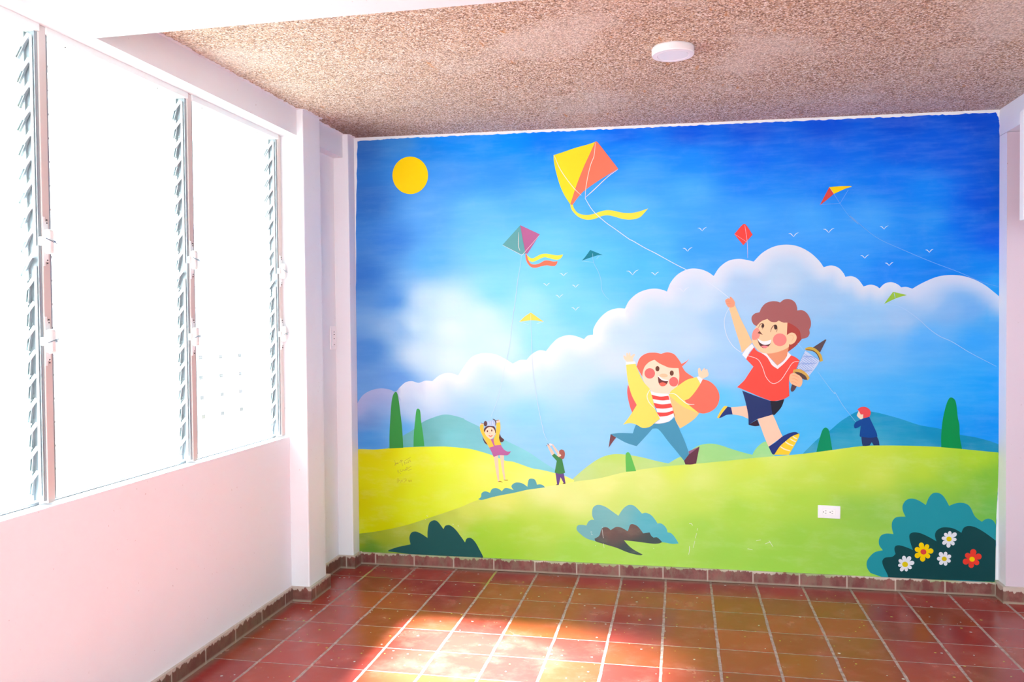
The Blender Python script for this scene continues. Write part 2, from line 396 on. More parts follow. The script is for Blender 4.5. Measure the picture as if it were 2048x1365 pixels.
# ------------------------------------------------------------------ outside
o = struct('trim_9', lambda bm: box(bm, -3.3, -1.5, YN, 3, 10.35, 10.8), M_OUT, 'underside of the roof eave outside the windows')
bm = bmesh.new(); box(bm, -60, -1.6, -60, 60, -1.2, -1.0)
tag(link('paved_yard', bm, M_PAVE), 'bright paved yard outside the louvre windows', 'yard', kind='structure')
yard_wall = empty('yard_wall', Vector((-8, 6, -1))*U); tag(yard_wall, 'washed out white yard wall dotted with small vent holes, outside the nearest window to the pillar', 'wall')
bm = bmesh.new(); box(bm, -8.4, -8, 2.2, 14, -1, 6.05); bmesh.ops.translate(bm, vec=-Vector(yard_wall.location), verts=bm.verts)
link('masonry', bm, M_OUT, yard_wall)
vh = None
for (px, py) in ((401, 715), (441, 714), (479, 711), (402, 756), (442, 752), (480, 748), (404, 796), (444, 789), (481, 783), (407, 834), (445, 827), (483, 819)):
    p = at(px, py, 0, -8.0)
    if vh is None:
        bm = bmesh.new(); box(bm, -.03, .02, -.09, .09, -.065, .065, .005); vh = link('vent_hole', bm, M_SCREW, yard_wall); q = vh
    else: q = vh.copy(); COL.objects.link(q); q.parent = yard_wall
    q.location = p*U - Vector(yard_wall.location)

# ------------------------------------------------------------------ ceiling lamp, sockets
def disc(bm, r0, r1, z0, z1, seg=64):
    v = bmesh.ops.create_cone(bm, cap_ends=True, segments=seg, radius1=r0*U, radius2=r1*U, depth=(z1-z0)*U)['verts']
    bmesh.ops.translate(bm, vec=(0, 0, (z0+z1)/2*U), verts=v)
lz = ceil_z(7.26)
lamp = empty('ceiling_lamp', Vector((7.26, -5.36, lz))*U); tag(lamp, 'round white surface mounted lamp on the pebble dash ceiling', 'ceiling lamp')
bm = bmesh.new(); prof = [(.0, 0), (.335, 0), (.345, -.02), (.345, -.115), (.335, -.13), (.26, -.132), (.252, -.124), (.0, -.124)]
seg = 72; rings = [[bm.verts.new(Vector((r*math.cos(2*math.pi*k/seg), r*math.sin(2*math.pi*k/seg), z))*U) for k in range(seg)] for r, z in prof[1:-1]]
for a, b in zip(rings, rings[1:]):
    for k in range(seg): bm.faces.new((a[k], a[(k+1) % seg], b[(k+1) % seg], b[k]))
bm.faces.new(rings[0]); bm.faces.new(rings[-1]); bmesh.ops.recalc_face_normals(bm, faces=bm.faces)
link('housing', bm, M_LAMP, lamp)
bm = bmesh.new(); disc(bm, .248, .25, -.129, -.122); link('diffuser', bm, M_DIFF, lamp)

def socket(cx, cy, cz, wd, ht, rot, label, name='wall_socket'):
    r = empty(name, Vector((cx, cy, cz))*U); r.rotation_euler = (0, 0, rot); tag(r, label, 'socket')
    bm = bmesh.new(); box(bm, -wd/2, wd/2, -.03, 0, -ht/2, ht/2, .012); link('cover_plate', bm, M_PLAS, r)
    return r
so = socket(10.57, 0, 1.695, .475, .285, 0, 'white double wall socket set in the green hill of the mural'); so.rotation_euler = (0, math.radians(.8), 0)
bm = bmesh.new(); box(bm, -.135, .135, -.038, -.028, -.068, .068, .01); face = link('socket_insert', bm, M_DIFF, so)
for sx in (-1, 1):
    c = .07*sx
    for nm, dx, dz, wx, hz in (('ground_hole', -.052, 0, .02, .02), ('slot', -.005, .026, .03, .008), ('slot', -.005, -.026, .03, .008)):
        bm = bmesh.new(); box(bm, c+dx-wx/2, c+dx+wx/2, -.041, -.036, dz-hz/2, dz+hz/2, .002); link(nm, bm, M_SLOT, face)
so2 = socket(-.88, -.60, 5.64, .34, .56, math.radians(90), 'pale switch plate on the recessed panel beside the corner pilaster', 'switch_plate'); so2['category'] = 'switch'
bm = bmesh.new(); box(bm, -.07, .07, -.045, -.028, -.2, .2, .01); ins = link('switch_insert', bm, M_LAMP, so2)
for dz in (.14, .08, -.02, -.16):
    bm = bmesh.new(); box(bm, -.035, .035, -.049, -.043, dz-.006, dz+.006); link('slot', bm, M_SLOT, ins)
# pale panel at the right edge, in front of the beam
p0 = at(2039, 222, 1, -3.0); p1 = at(2044, 442, 1, -3.0)
bm = bmesh.new(); box(bm, p0.x, p0.x+1.2, -3.2, -3.0, p1.z, p0.z, .02)
tag(link('hanging_panel', bm, M_WALLR), 'pale panel at the right edge, below the ceiling in front of the beam', 'panel')

# ------------------------------------------------------------------ the mural
MY = -.004*1.0                # base offset of the paint from the wall, tiles
LSTEP = .0009                 # one coat of paint, tiles
ORG = dict(A=(700, 240, 4.2656), B=(1080, 270, 5.6875), C=(980, 430, 5.6875), D=(1340, 340, 5.12), E=(1700, 400, 3.9), F=(700, 540, 3.7925),
           G=(1420, 580, 5.25), H=(1420, 740, 7.5846), I=(1210, 680, 5.46), J=(930, 820, 7.186), K=(1080, 470, 4.7075), L=(1400, 470, 3.3574),
           M=(700, 770, 5.9333), N=(700, 900, 4.5511), O=(1130, 990, 5.8514), P=(1700, 970, 6.6065), Q=(1600, 780, 4.995), R=(1120, 840, 3.9385),
           S=(1560, 980, 12.8), T=(1690, 800, 13.65), Z=(0, 0, 1), Y=(775, 905, 19.5))
def pts_of(s):
    """'K x y, x y*, ...' -> [(px, py, corner)] ; a capital letter switches the sheet the numbers are measured on"""
    o = ORG['Z']; out = []
    for tok in s.split(','):
        t = tok.split()
        if not t: continue
        if t[0] in ORG: o = ORG[t[0]]; t = t[1:]
        if not t: continue
        c = t[1].endswith('*'); out.append((o[0]+float(t[0])/o[2], o[1]+float(t[1].rstrip('*'))/o[2], c))
    return out
def smooth(P, closed=True, n=5):
    out = []; N_ = len(P)
    rng = range(N_ if closed else N_-1)
    for i in rng:
        p1, p2 = P[i], P[(i+1) % N_]
        p0 = P[i-1] if (closed or i > 0) else p1; p3 = P[(i+2) % N_] if (closed or i+2 < N_) else p2
        if p1[2]: p0 = p1
        if p2[2]: p3 = p2
        if p1[2] and p2[2]: out.append((p1[0], p1[1])); continue
        d = math.hypot(p2[0]-p1[0], p2[1]-p1[1])
        def tan(a, b, c):      # tangent at b, length-limited so uneven spacing does not overshoot
            l1 = math.hypot(b[0]-a[0], b[1]-a[1]); l2 = math.hypot(c[0]-b[0], c[1]-b[1])
            if l1 < 1e-6: return ((c[0]-b[0])*.8, (c[1]-b[1])*.8)
            if l2 < 1e-6: return ((b[0]-a[0])*.8, (b[1]-a[1])*.8)
            k = d/(l1+l2); return ((c[0]-a[0])*k, (c[1]-a[1])*k)
        t1, t2 = tan(p0, p1, p2), tan(p1, p2, p3)
        for k in range(n):
            t = k/n; h0 = 2*t**3-3*t*t+1; h1 = t**3-2*t*t+t; h2 = -2*t**3+3*t*t; h3 = t**3-t*t
            out.append((h0*p1[0]+h1*t1[0]+h2*p2[0]+h3*t2[0], h0*p1[1]+h1*t1[1]+h2*p2[1]+h3*t2[1]))
    if not closed: out.append(P[-1][:2])
    return out
def wall_pt(px, py, layer):
    p = at(px, py, 1, 0.0); p.y = MY - layer*LSTEP; return p*U
ALB = .84                      # paint reflectance scale
def paint_mat(rgb):
    key = 'wall_paint_%02x%02x%02x' % tuple(int(v) for v in rgb)
    if key in MATS: return MATS[key]
    c = tuple(v*ALB for v in lin(rgb)); m = mat(key, c, .36, .09, srgb=False); g = N(m); p = g.obj()
    n = g.noise(g.scale(p, (1, 1, 1)), 55, 4); n2 = g.noise(p, 5, 4)
    g.put(g.b.inputs['Base Color'], g.mix(g.math('MULTIPLY', g.step(n2, .5, .8), .07), c, tuple(min(1, v*1.25+.03) for v in c)))
    g.bump(n, .18, .002); return m
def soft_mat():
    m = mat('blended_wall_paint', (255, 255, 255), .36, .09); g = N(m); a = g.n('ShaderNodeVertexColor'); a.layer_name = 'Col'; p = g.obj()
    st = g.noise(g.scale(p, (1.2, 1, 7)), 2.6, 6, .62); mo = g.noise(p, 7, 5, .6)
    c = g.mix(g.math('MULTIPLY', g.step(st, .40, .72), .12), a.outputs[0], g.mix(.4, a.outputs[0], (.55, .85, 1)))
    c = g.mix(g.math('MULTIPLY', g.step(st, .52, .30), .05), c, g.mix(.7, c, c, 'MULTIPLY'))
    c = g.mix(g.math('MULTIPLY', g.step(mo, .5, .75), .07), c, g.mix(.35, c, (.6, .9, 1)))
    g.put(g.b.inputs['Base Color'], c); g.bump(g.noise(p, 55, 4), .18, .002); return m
def green_soft_mat():
    m = mat('blended_grass_paint', (255, 255, 255), .36, .09); g = N(m); a = g.n('ShaderNodeVertexColor'); a.layer_name = 'Col'; p = g.obj()
    st = g.noise(g.scale(p, (1.5, 1, 4)), 3, 6, .62)
    c = g.mix(g.math('MULTIPLY', g.step(st, .45, .75), .10), a.outputs[0], (.9, .95, .6))
    g.put(g.b.inputs['Base Color'], c); g.bump(g.noise(p, 55, 4), .18, .002); return m
M_SOFT, M_GSOFT = soft_mat(), green_soft_mat()
mural = empty('mural', (7*U, 0, 0)); tag(mural, 'large painted wall mural of children flying kites over green hills', 'mural')
MO = Vector(mural.location)
def sub(name, parent=None):
    return empty(name, (0, 0, 0), parent or mural)
def poly_bm(P, layer):
    bm = bmesh.new(); vs = []
    for a, b in P:
        q = wall_pt(a, b, layer) - MO
        if vs and (vs[-1].co-q).length < 1e-5: continue
        vs.append(bm.verts.new(q))
    f = bm.faces.new(vs); f.normal_update()
    if f.normal.y > 0: f.normal_flip()
    return bm
def paint(name, parent, path, rgb, layer, closed=True):
    P = smooth(pts_of(path)) if isinstance(path, str) else path
    bm = poly_bm(P, layer); bmesh.ops.triangulate(bm, faces=bm.faces)
    return link(name, bm, paint_mat(rgb), parent)
def strokes_each(name, parent, paths, rgb, layer, width=1.5, taper=.5):
    sheet = 'Z'
    for p in paths: strokes(name, parent, p, rgb, layer, width, taper)
def ell(cx, cy, rx, ry, o='Z', rot=0, n=36):
    ox, oy, s = ORG[o]; out = []
    for k in range(n):
        a = 2*math.pi*k/n; x, y = rx*math.cos(a), ry*math.sin(a)
        out.append((ox+(cx+x*math.cos(rot)-y*math.sin(rot))/s, oy+(cy+x*math.sin(rot)+y*math.cos(rot))/s))
    return out
def stroke_bm(bm, path, width, layer, taper=.35):
    width *= .8
    """ribbon of brush paint, width in photo pixels at its middle"""
    P = smooth(pts_of(path), closed=False) if isinstance(path, str) else path
    n = len(P); L = []; R_ = []
    for i, p in enumerate(P):
        a = P[max(0, i-1)]; b = P[min(n-1, i+1)]; dx, dy = b[0]-a[0], b[1]-a[1]; d = math.hypot(dx, dy) or 1
        t = i/(n-1); w_ = width/2*(taper+(1-taper)*min(1, 4*min(t, 1-t)+.0))
        L.append((p[0]-dy/d*w_, p[1]+dx/d*w_)); R_.append((p[0]+dy/d*w_, p[1]-dx/d*w_))
    A = [bm.verts.new(wall_pt(*q, layer)-MO) for q in L]; B = [bm.verts.new(wall_pt(*q, layer)-MO) for q in R_]
    for i in range(n-1):
        f = bm.faces.new((A[i], A[i+1], B[i+1], B[i])); f.normal_update()
        if f.normal.y > 0: f.normal_flip()
def strokes(name, parent, paths, rgb, layer, width=1.5, taper=.5):
    bm = bmesh.new()
    for p in ([paths] if isinstance(paths, str) else paths): stroke_bm(bm, p, width, layer, taper)
    return link(name, bm, paint_mat(rgb), parent)
def idw(table, x, y, p=3.2):
    s = [0, 0, 0]; W = 0
    for (a, b, c) in table:
        d = math.hypot((x-a), (y-b)*1.35)+6; k = d**-p; W += k
        for i in range(3): s[i] += c[i]*k
    return [v/W for v in s]
def soft(name, parent, path, layer, fn, material, step=.17):
    """polygon whose paint is blended: vertex colours on a fine grid. fn(px, py) -> sRGB paint colour"""
    P = smooth(pts_of(path)) if isinstance(path, str) else path
    bm = poly_bm(P, layer); bmesh.ops.triangulate(bm, faces=bm.faces)
    xs = [v.co.x for v in bm.verts]; zs = [v.co.z for v in bm.verts]; h = step*U
    for ax, lo, hi in ((0, min(xs), max(xs)), (2, min(zs), max(zs))):
        t = lo + h
        while t < hi:
            c = [0, 0, 0]; c[ax] = t; no = [0, 0, 0]; no[ax] = 1
            bmesh.ops.bisect_plane(bm, geom=bm.verts[:]+bm.edges[:]+bm.faces[:], plane_co=c, plane_no=no, dist=1e-6)
            t += h
    bmesh.ops.triangulate(bm, faces=bm.faces)
    C = Vector((CX, CY, CZ)); cols = []
    for v in bm.verts:
        d = (v.co+MO)/U - C; zf = d.dot(FWD); cols.append(fn(1024+F*d.dot(RGT)/zf, 682.5-F*d.dot(UPV)/zf))
    o = link(name, bm, material, parent)
    ca = o.data.color_attributes.new('Col', 'FLOAT_COLOR', 'POINT')
    for i, c in enumerate(cols): ca.data[i].color = (*[v*ALB for v in lin([max(0, min(255, q)) for q in c])], 1)
    return o

SKY = [(720, 300, (58, 120, 205)), (800, 285, (72, 145, 222)), (735, 400, (60, 125, 210)), (730, 550, (70, 135, 220)), (740, 700, (92, 155, 230)), (740, 860, (85, 160, 230)),  # dim left edge: shade beside the pillar, put into the paint colour
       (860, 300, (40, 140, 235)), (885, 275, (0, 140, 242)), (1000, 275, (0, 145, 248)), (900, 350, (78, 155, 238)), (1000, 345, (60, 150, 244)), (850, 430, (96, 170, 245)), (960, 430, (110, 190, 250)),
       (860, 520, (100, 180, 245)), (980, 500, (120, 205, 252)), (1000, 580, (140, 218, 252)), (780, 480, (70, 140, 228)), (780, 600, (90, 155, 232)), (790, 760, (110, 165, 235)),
       (850, 600, (200, 230, 250)), (830, 650, (205, 235, 252)), (900, 610, (214, 240, 254)), (900, 660, (226, 246, 255)), (960, 640, (214, 242, 255)), (900, 720, (224, 246, 255)), (1000, 690, (214, 244, 255)), (840, 710, (214, 238, 252)), (800, 660, (150, 195, 242)),  # pale glow: glare of the windows on the wall, put into the paint colour
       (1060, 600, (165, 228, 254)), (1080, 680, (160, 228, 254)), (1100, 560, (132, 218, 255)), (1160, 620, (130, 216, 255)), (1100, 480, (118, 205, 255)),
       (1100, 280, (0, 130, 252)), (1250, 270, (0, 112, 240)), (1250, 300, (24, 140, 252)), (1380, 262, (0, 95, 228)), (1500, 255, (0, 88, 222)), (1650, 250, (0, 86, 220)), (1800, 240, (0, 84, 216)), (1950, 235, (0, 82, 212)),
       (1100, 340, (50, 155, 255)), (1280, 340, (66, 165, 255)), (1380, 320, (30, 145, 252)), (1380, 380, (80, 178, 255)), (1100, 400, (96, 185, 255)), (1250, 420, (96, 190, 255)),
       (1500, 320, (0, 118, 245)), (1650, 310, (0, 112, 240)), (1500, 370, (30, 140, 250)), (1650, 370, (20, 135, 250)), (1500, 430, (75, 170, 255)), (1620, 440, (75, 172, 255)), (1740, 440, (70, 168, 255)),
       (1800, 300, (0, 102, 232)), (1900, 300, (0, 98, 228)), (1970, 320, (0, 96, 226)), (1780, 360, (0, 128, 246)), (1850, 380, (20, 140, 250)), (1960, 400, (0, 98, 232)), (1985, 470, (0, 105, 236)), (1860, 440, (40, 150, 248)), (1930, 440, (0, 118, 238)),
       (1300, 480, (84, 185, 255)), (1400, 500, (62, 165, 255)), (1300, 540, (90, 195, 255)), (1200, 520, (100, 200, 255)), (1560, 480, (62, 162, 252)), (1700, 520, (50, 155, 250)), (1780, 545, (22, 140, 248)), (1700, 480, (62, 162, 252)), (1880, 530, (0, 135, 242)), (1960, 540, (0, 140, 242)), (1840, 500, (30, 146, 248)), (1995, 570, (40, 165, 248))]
UNDER = [(730, 840, (130, 165, 225)), (760, 810, (160, 185, 235)), (740, 880, (95, 165, 235)), (800, 860, (115, 185, 245)), (830, 820, (200, 220, 248)), (860, 800, (225, 240, 253)), (900, 850, (190, 220, 250)), (950, 760, (215, 238, 254)), (1000, 780, (200, 232, 254)),
         (960, 840, (175, 222, 252)), (1050, 760, (215, 240, 255)), (1050, 830, (165, 225, 254)), (1100, 720, (225, 243, 255)), (1150, 760, (205, 232, 252)), (1100, 880, (165, 222, 252)), (1180, 880, (170, 224, 254)), (1150, 680, (228, 243, 254)),
         (1250, 660, (208, 230, 250)), (1330, 620, (205, 230, 250)), (1230, 720, (222, 236, 250)), (1220, 800, (170, 222, 254)), (1380, 680, (205, 228, 248)), (1440, 640, (180, 215, 248)), (1400, 600, (215, 232, 248)), (1500, 580, (190, 215, 245)), (1560, 560, (205, 225, 246)), (1640, 600, (175, 210, 246)),
         (1450, 740, (180, 215, 250)), (1430, 800, (115, 210, 255)), (1480, 880, (110, 210, 255)), (1430, 880, (120, 212, 255)), (1600, 860, (95, 200, 255)), (1640, 780, (100, 195, 255)), (1660, 700, (140, 200, 252)), (1740, 650, (165, 208, 248)), (1700, 820, (90, 192, 255)), (1350, 860, (120, 210, 255)),
         (1750, 700, (120, 192, 252)), (1800, 640, (175, 208, 246)), (1860, 600, (190, 214, 246)), (1900, 620, (150, 195, 246)), (1950, 620, (130, 185, 244)), (1850, 680, (96, 182, 254)), (1950, 680, (70, 175, 254)), (1980, 640, (90, 180, 248)), (1800, 800, (84, 186, 255)), (1900, 780, (62, 178, 255)), (1980, 780, (40, 172, 254)), (1980, 860, (20, 160, 250)), (1900, 850, (30, 165, 252)), (1780, 860, (70, 182, 255))]
EDGE_L = 'Z 714 284, A 55 700, 50 1300, F 45 600, 52 1000, 65 1340, M 92 1365, N 75 900'
MURAL_EDGE = ('Z 715 284*, 716 283, 760 279.5, 800 276, 860 271, 940 266, 1020 263, 1120 258, 1250 253, 1380 248.5, 1500 243.5, 1620 239, 1748 232.5, 1860 227, 1974 222.5, 1990 224, 1995 232, 1998 242, 2000 330, '
              '2001.8 400, 2002.5 477, 2003 554, 2003 656, 2003.5 750, 2003.5 790, 2000.5 850, 1997.5 880, 1996.5 930, 1995.5 975, 1992.5 1030, 1991.5 1080, 1990 1166*, 1778 1158, 1600 1152, 1418 1146, 1250 1141, 1150 1136, 1060 1129, 964 1122, 860 1116, 777 1110, 716.5 1105*, 715.5 1000, 716.5 900, 714 804, 712 698, 711.7 545, 713 404')
def jitter_edge(P, a=.8):
    r = random.Random(11); return [(x+r.uniform(-a, a), y+r.uniform(-a, a)) for x, y in P]
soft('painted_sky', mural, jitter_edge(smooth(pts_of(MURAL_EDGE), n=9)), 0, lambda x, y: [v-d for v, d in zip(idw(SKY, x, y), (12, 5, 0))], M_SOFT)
# cloud bank
RIM = smooth(pts_of('Z 713 812*, F 65 998, 100 950, 160 915, 230 900, 300 908, 345 925, 372 898*, 420 855, 470 845, 520 858, 570 842, 625 845*, 680 800, 740 782, 790 790, 820 803*, 860 740, 920 665, 980 637, 1030 632, 1100 640, 1170 672, 1235 712*, '
        '1290 685, 1340 683*, 1380 640, 1440 610, 1490 620*, K 20 1078, 55 1098*, 110 1030, 170 975, 260 945, 330 952, 415 982*, 450 950, 500 940*, 505 880, 560 790, 640 720, 730 692, 800 695*, 840 620, 920 550, 1010 515, 1090 507, 1160 520, 1195 535*, 1230 450, 1300 370, 1400 322, 1500 322, 1580 350, 1635 388*, '
        'L 130 220, 190 175, 260 162, 320 170, 360 180*, 420 120, 500 78, 580 66, 660 78, 740 120, 800 175, 830 218*, 880 206, 930 222, 965 260, 975 282*, 1020 278, 1060 298, 1098 347*, 1145 335, 1185 345, 1205 360*, 1240 328, 1285 318, 1330 335, 1350 353*, 1385 350, 1425 362*, 1500 320, 1600 280, 1700 270, 1800 285, 1900 330, 1980 390, 2025 430*, Z 2003.4 604*'), closed=False)
def cloud_col(x, y):
    d = min(math.hypot(x-a, y-b) for a, b in RIM); k = min(1, max(0, d/46)); k = k*k*(3-2*k)
    u = idw(UNDER, x, y); u = [u[0]-20, u[1]-8, u[2]-1]
    if x < 800: rim = (170, 185, 232)
    elif x < 850: rim = (216, 230, 250)
    elif x < 1250: rim = (236, 246, 255)
    elif x < 1800: rim = (222, 232, 247)
    else: rim = (208, 222, 246)
    return [rim[i]*(1-k)+u[i]*k for i in range(3)]
soft('painted_cloud', mural, RIM + [(2003.5, 790), (1997.5, 880), (1997, 900), (1600, 930), (1150, 975), (900, 960), (717, 912), (714, 850)], 1, cloud_col, M_SOFT, .13)
# far mountains
ML = [(780, 895, (96, 178, 180)), (830, 850, (105, 180, 185)), (860, 880, (110, 188, 190)), (900, 835, (122, 200, 205)), (900, 880, (125, 212, 220)), (1000, 900, (128, 214, 224)), (1060, 910, (135, 220, 232)), (980, 860, (118, 196, 208))]
soft('painted_mountain', mural, 'M 425 770*, 480 720, 640 600, 750 535, 870 440, 1000 385, 1110 355, 1200 360, 1350 400, J 0 143, 200 240, 560 430, 900 600, 1100 735, 1290 860, 1340 905*, 1300 960*, 600 800*, M 1100 780*', 2, lambda x, y: idw(ML, x, y), M_SOFT)
MR = [(1610, 903, (60, 165, 205)), (1650, 860, (0, 152, 205)), (1700, 835, (5, 150, 200)), (1690, 860, (15, 155, 195)), (1680, 890, (60, 170, 205)), (1725, 850, (20, 155, 195)), (1740, 870, (62, 172, 208)), (1760, 890, (65, 172, 208)), (1790, 860, (25, 155, 200)), (1780, 840, (0, 148, 200)),
      (1860, 865, (0, 145, 195)), (1840, 890, (40, 158, 200)), (1900, 895, (10, 145, 190)), (1980, 895, (0, 145, 190)), (1960, 880, (0, 140, 185))]
soft('painted_mountain', mural, 'Q 20 645*, 190 480, 300 405, 400 320, 500 255, 570 218, 640 205, 710 218, 800 235, 1000 290, 1200 355, 1400 390, 1600 450, 1750 475, 1900 515, 1984 545*, 1982 640*, 1500 600*, 700 590*', 2, lambda x, y: idw(MR, x, y), M_SOFT)
# middle hills
MH = [(1160, 940, (196, 232, 150)), (1220, 930, (196, 232, 135)), (1300, 940, (190, 232, 140)), (1350, 930, (176, 228, 142)), (1420, 905, (160, 226, 142)), (1480, 910, (158, 226, 145)), (1540, 900, (156, 228, 150)), (1220, 915, (190, 230, 110))]
fn_mh = lambda x, y: idw(MH, x, y)
soft('painted_hill', mural, 'R 1515 275*, 1545 225, 1600 178, 1640 175, 1700 265*, 1680 300*, 1520 320*', 2, fn_mh, M_GSOFT)
soft('painted_hill', mural, 'R 850 347*, 920 305, 975 280, 1090 205, 1180 188, 1260 200, 1350 230, 1450 260, 1530 280*, 1500 320*, 860 400*', 3, fn_mh, M_GSOFT)
soft('painted_hill', mural, 'R 75 490*, 200 380, 320 300, 420 272, 520 275, 640 295, 760 325, 880 350*, 880 390*, 520 440*, 110 510*', 4, fn_mh, M_GSOFT)
YH = [(716, 1000, (205, 188, 0)), (716, 900, (208, 190, 0)), (760, 900, (212, 196, 8)), (780, 980, (212, 205, 20)), (830, 920, (224, 220, 40)), (840, 1000, (220, 222, 40)), (900, 900, (228, 232, 70)), (900, 1000, (226, 232, 80)), (980, 950, (232, 240, 110)), (1060, 960, (238, 243, 130)), (1120, 962, (246, 246, 130)), (1000, 920, (232, 240, 110)), (760, 1060, (206, 196, 0)), (860, 1050, (218, 222, 40))]  # dull left end, brighter past it: window light put into the hill colour
soft('painted_hill', mural, 'Z 716.5 900*, M 105 763, 300 768, 470 755, 700 741, 950 735, 1150 735, 1400 758, J 150 580, 380 650, 570 730, 700 750, 960 840, 1100 865, 1290 910, 1440 955, 1570 1012*, 1560 1060*, 200 1340*, N 700 660*, 75 790*, Z 715 1000*', 5, lambda x, y: [v*k+d for v, k, d in zip(idw(YH, x, y), (1.02, 1.08, 1), (0, 8, 0))], M_GSOFT)
FH = [(720, 1085, (150, 160, 45)), (760, 1075, (170, 178, 50)), (800, 1060, (185, 190, 65)), (740, 1098, (100, 145, 50)), (860, 1040, (190, 205, 85)), (900, 1050, (205, 222, 95)), (930, 1020, (222, 232, 105)), (960, 1070, (176, 218, 66)), (900, 1030, (200, 212, 90)), (1000, 1000, (232, 238, 120)),
      (1020, 1060, (184, 222, 72)), (1000, 1110, (172, 216, 66)), (1100, 980, (240, 245, 160)), (1150, 1000, (236, 244, 155)), (1100, 1050, (196, 228, 90)), (1150, 1100, (180, 224, 88)), (1200, 970, (238, 244, 150)), (1250, 1010, (216, 236, 125)), (1300, 960, (228, 240, 140)), (1200, 1090, (184, 226, 96)),
      (1350, 940, (222, 238, 100)), (1400, 1000, (206, 232, 100)), (1400, 960, (224, 240, 130)), (1300, 1090, (182, 226, 96)), (1400, 1060, (178, 222, 92)), (1450, 1100, (172, 220, 88)), (1500, 930, (216, 234, 90)), (1500, 980, (206, 234, 96)), (1480, 1020, (182, 224, 84)), (1560, 920, (222, 238, 110)),
      (1600, 1000, (184, 222, 80)), (1600, 960, (204, 228, 88)), (1600, 1080, (166, 214, 80)), (1650, 900, (216, 232, 80)), (1750, 900, (206, 226, 72)), (1700, 960, (196, 222, 76)), (1750, 950, (208, 226, 90)), (1700, 1020, (160, 206, 82)), (1850, 900, (196, 222, 60)), (1850, 940, (190, 218, 66)), (1750, 1030, (156, 204, 84)),
      (1700, 1100, (164, 212, 84)), (1700, 1140, (164, 212, 84)), (1950, 915, (178, 212, 52)), (1900, 960, (160, 204, 66)), (1980, 960, (136, 190, 66)), (1850, 1000, (146, 198, 78)), (1980, 1020, (120, 186, 84)), (1940, 1000, (138, 190, 74)), (1550, 1130, (168, 218, 84))]
soft('painted_hill', mural, 'Z 716 1070*, N 75 765*, 250 742, 500 690, 720 620, 1000 525, 1170 455, 1400 405, 1600 360, 1780 335, 1960 308, R 115 487, 300 463, 520 411, 800 370, 1000 353, 1300 325, 1539 300, Q 0 643, 300 605, 600 565, 800 557, 1100 560, 1400 572, 1600 590, 1800 610, 1981 627*, Z 1996.5 930, 1995.5 975, 1992.5 1030, 1991.5 1080, 1990 1166*, 1778 1158, 1600 1152, 1418 1146, 1250 1141, 1150 1136, 1060 1129, 964 1122, 860 1116, 777 1110, 716.5 1105*', 6, lambda x, y: [v+d for v, d in zip(idw(FH, x, y), (-4, 6, 0))], M_GSOFT)

paint('painted_sun', mural, ell(515, 474, 152, 160, 'A'), (255, 214, 0), 7)
# trees
paint('painted_tree', mural, 'M 470 757*, 470 600, 480 400, 492 230, 510 130, 535 88, 553 88, 568 120, 582 200, 605 380, 620 520, 634 748*', (58, 148, 70), 7)
paint('painted_tree', mural, 'M 755 737*, 758 600, 775 420, 790 300, 808 283, 832 305, 845 430, 870 600, 884 730*', (66, 168, 86), 7)
paint('painted_tree', mural, 'R 520 410*, 518 270, 535 255, 552 268, 575 330, 600 405*', (98, 196, 92), 7)
paint('painted_tree', mural, 'Q 163 622*, 190 510, 225 400, 255 378, 285 400, 305 500, 322 602*', (0, 146, 98), 7)
paint('painted_tree', mural, 'Q 1410 574*, 1410 450, 1425 300, 1460 150, 1490 85, 1515 78, 1545 100, 1560 150, 1575 280, 1590 350, 1595 470, 1617 592*', (0, 146, 76), 7)
# bushes
paint('painted_bush', mural, 'J 190 1285*, 230 1255, 240 1200, 290 1172, 360 1195*, 390 1140, 440 1127, 490 1140, 530 1172*, 570 1130, 620 1128, 700 1155*, 668 1100, 700 1060, 750 1045, 830 1060, 897 1107*, 905 1050, 920 1000, 950 990, 1000 1000, 1025 1040, 1035 1077*, 1080 1072, 1120 1085, 1152 1115*, 1050 1130, 900 1150, 700 1195, 540 1225, 400 1255, 240 1297', (94, 174, 182), 7)
paint('painted_bush', mural, 'N 350 915*, 440 885, 552 862*, 542 800, 560 755, 600 745, 650 765, 707 803*, 708 735, 725 665, 765 642, 800 655, 852 722*, 870 692, 910 688, 960 725, 1010 790, 1048 844*, 1065 808, 1100 803, 1140 840, 1180 910, 1212 972*, 1206 1010*, 950 990*, 700 970*, 350 925*', (40, 92, 92), 7)
b = sub('painted_bush')
soft('bush_crown', b, 'O 365 547*, 250 510, 160 440, 135 400, 150 360, 200 352, 250 360*, 275 315, 310 293, 342 297*, 318 240, 325 160, 360 125, 410 120, 480 145, 560 200, 625 247*, 680 165, 740 122, 800 125, 850 165, 900 220*, 950 212, 1010 240, 1060 300, 1082 337*, 1120 335, 1160 360, 1190 400, 1200 440*, 1240 450, 1280 490, 1330 570*, 1260 575, 1130 555, 1000 560*, 700 530*', 7, lambda x, y: idw([(1180, 1060, (122, 190, 194)), (1230, 1040, (128, 196, 196)), (1300, 1050, (96, 192, 206)), (1345, 1080, (86, 190, 205))], x, y), M_SOFT)
soft('bush_shade', b, 'O 345 515*, 400 480, 430 400, 460 380, 500 385, 535 415*, 580 385, 610 375, 660 385, 735 427*, 745 400, 765 350, 800 345, 850 370, 900 430, 915 452*, 990 440*, 1010 480, 1035 502*, 1080 500, 1138 554*, 1100 570, 1020 572, 850 550, 690 533*, 740 590, 800 640, 910 700*, 880 708, 750 680, 600 620, 450 575, 360 545', 8, lambda x, y: idw([(1215, 1070, (122, 98, 92)), (1260, 1060, (122, 98, 92)), (1200, 1085, (84, 92, 94)), (1270, 1100, (62, 88, 88)), (1310, 1080, (76, 92, 90))], x, y), M_GSOFT)
b = sub('painted_bush')
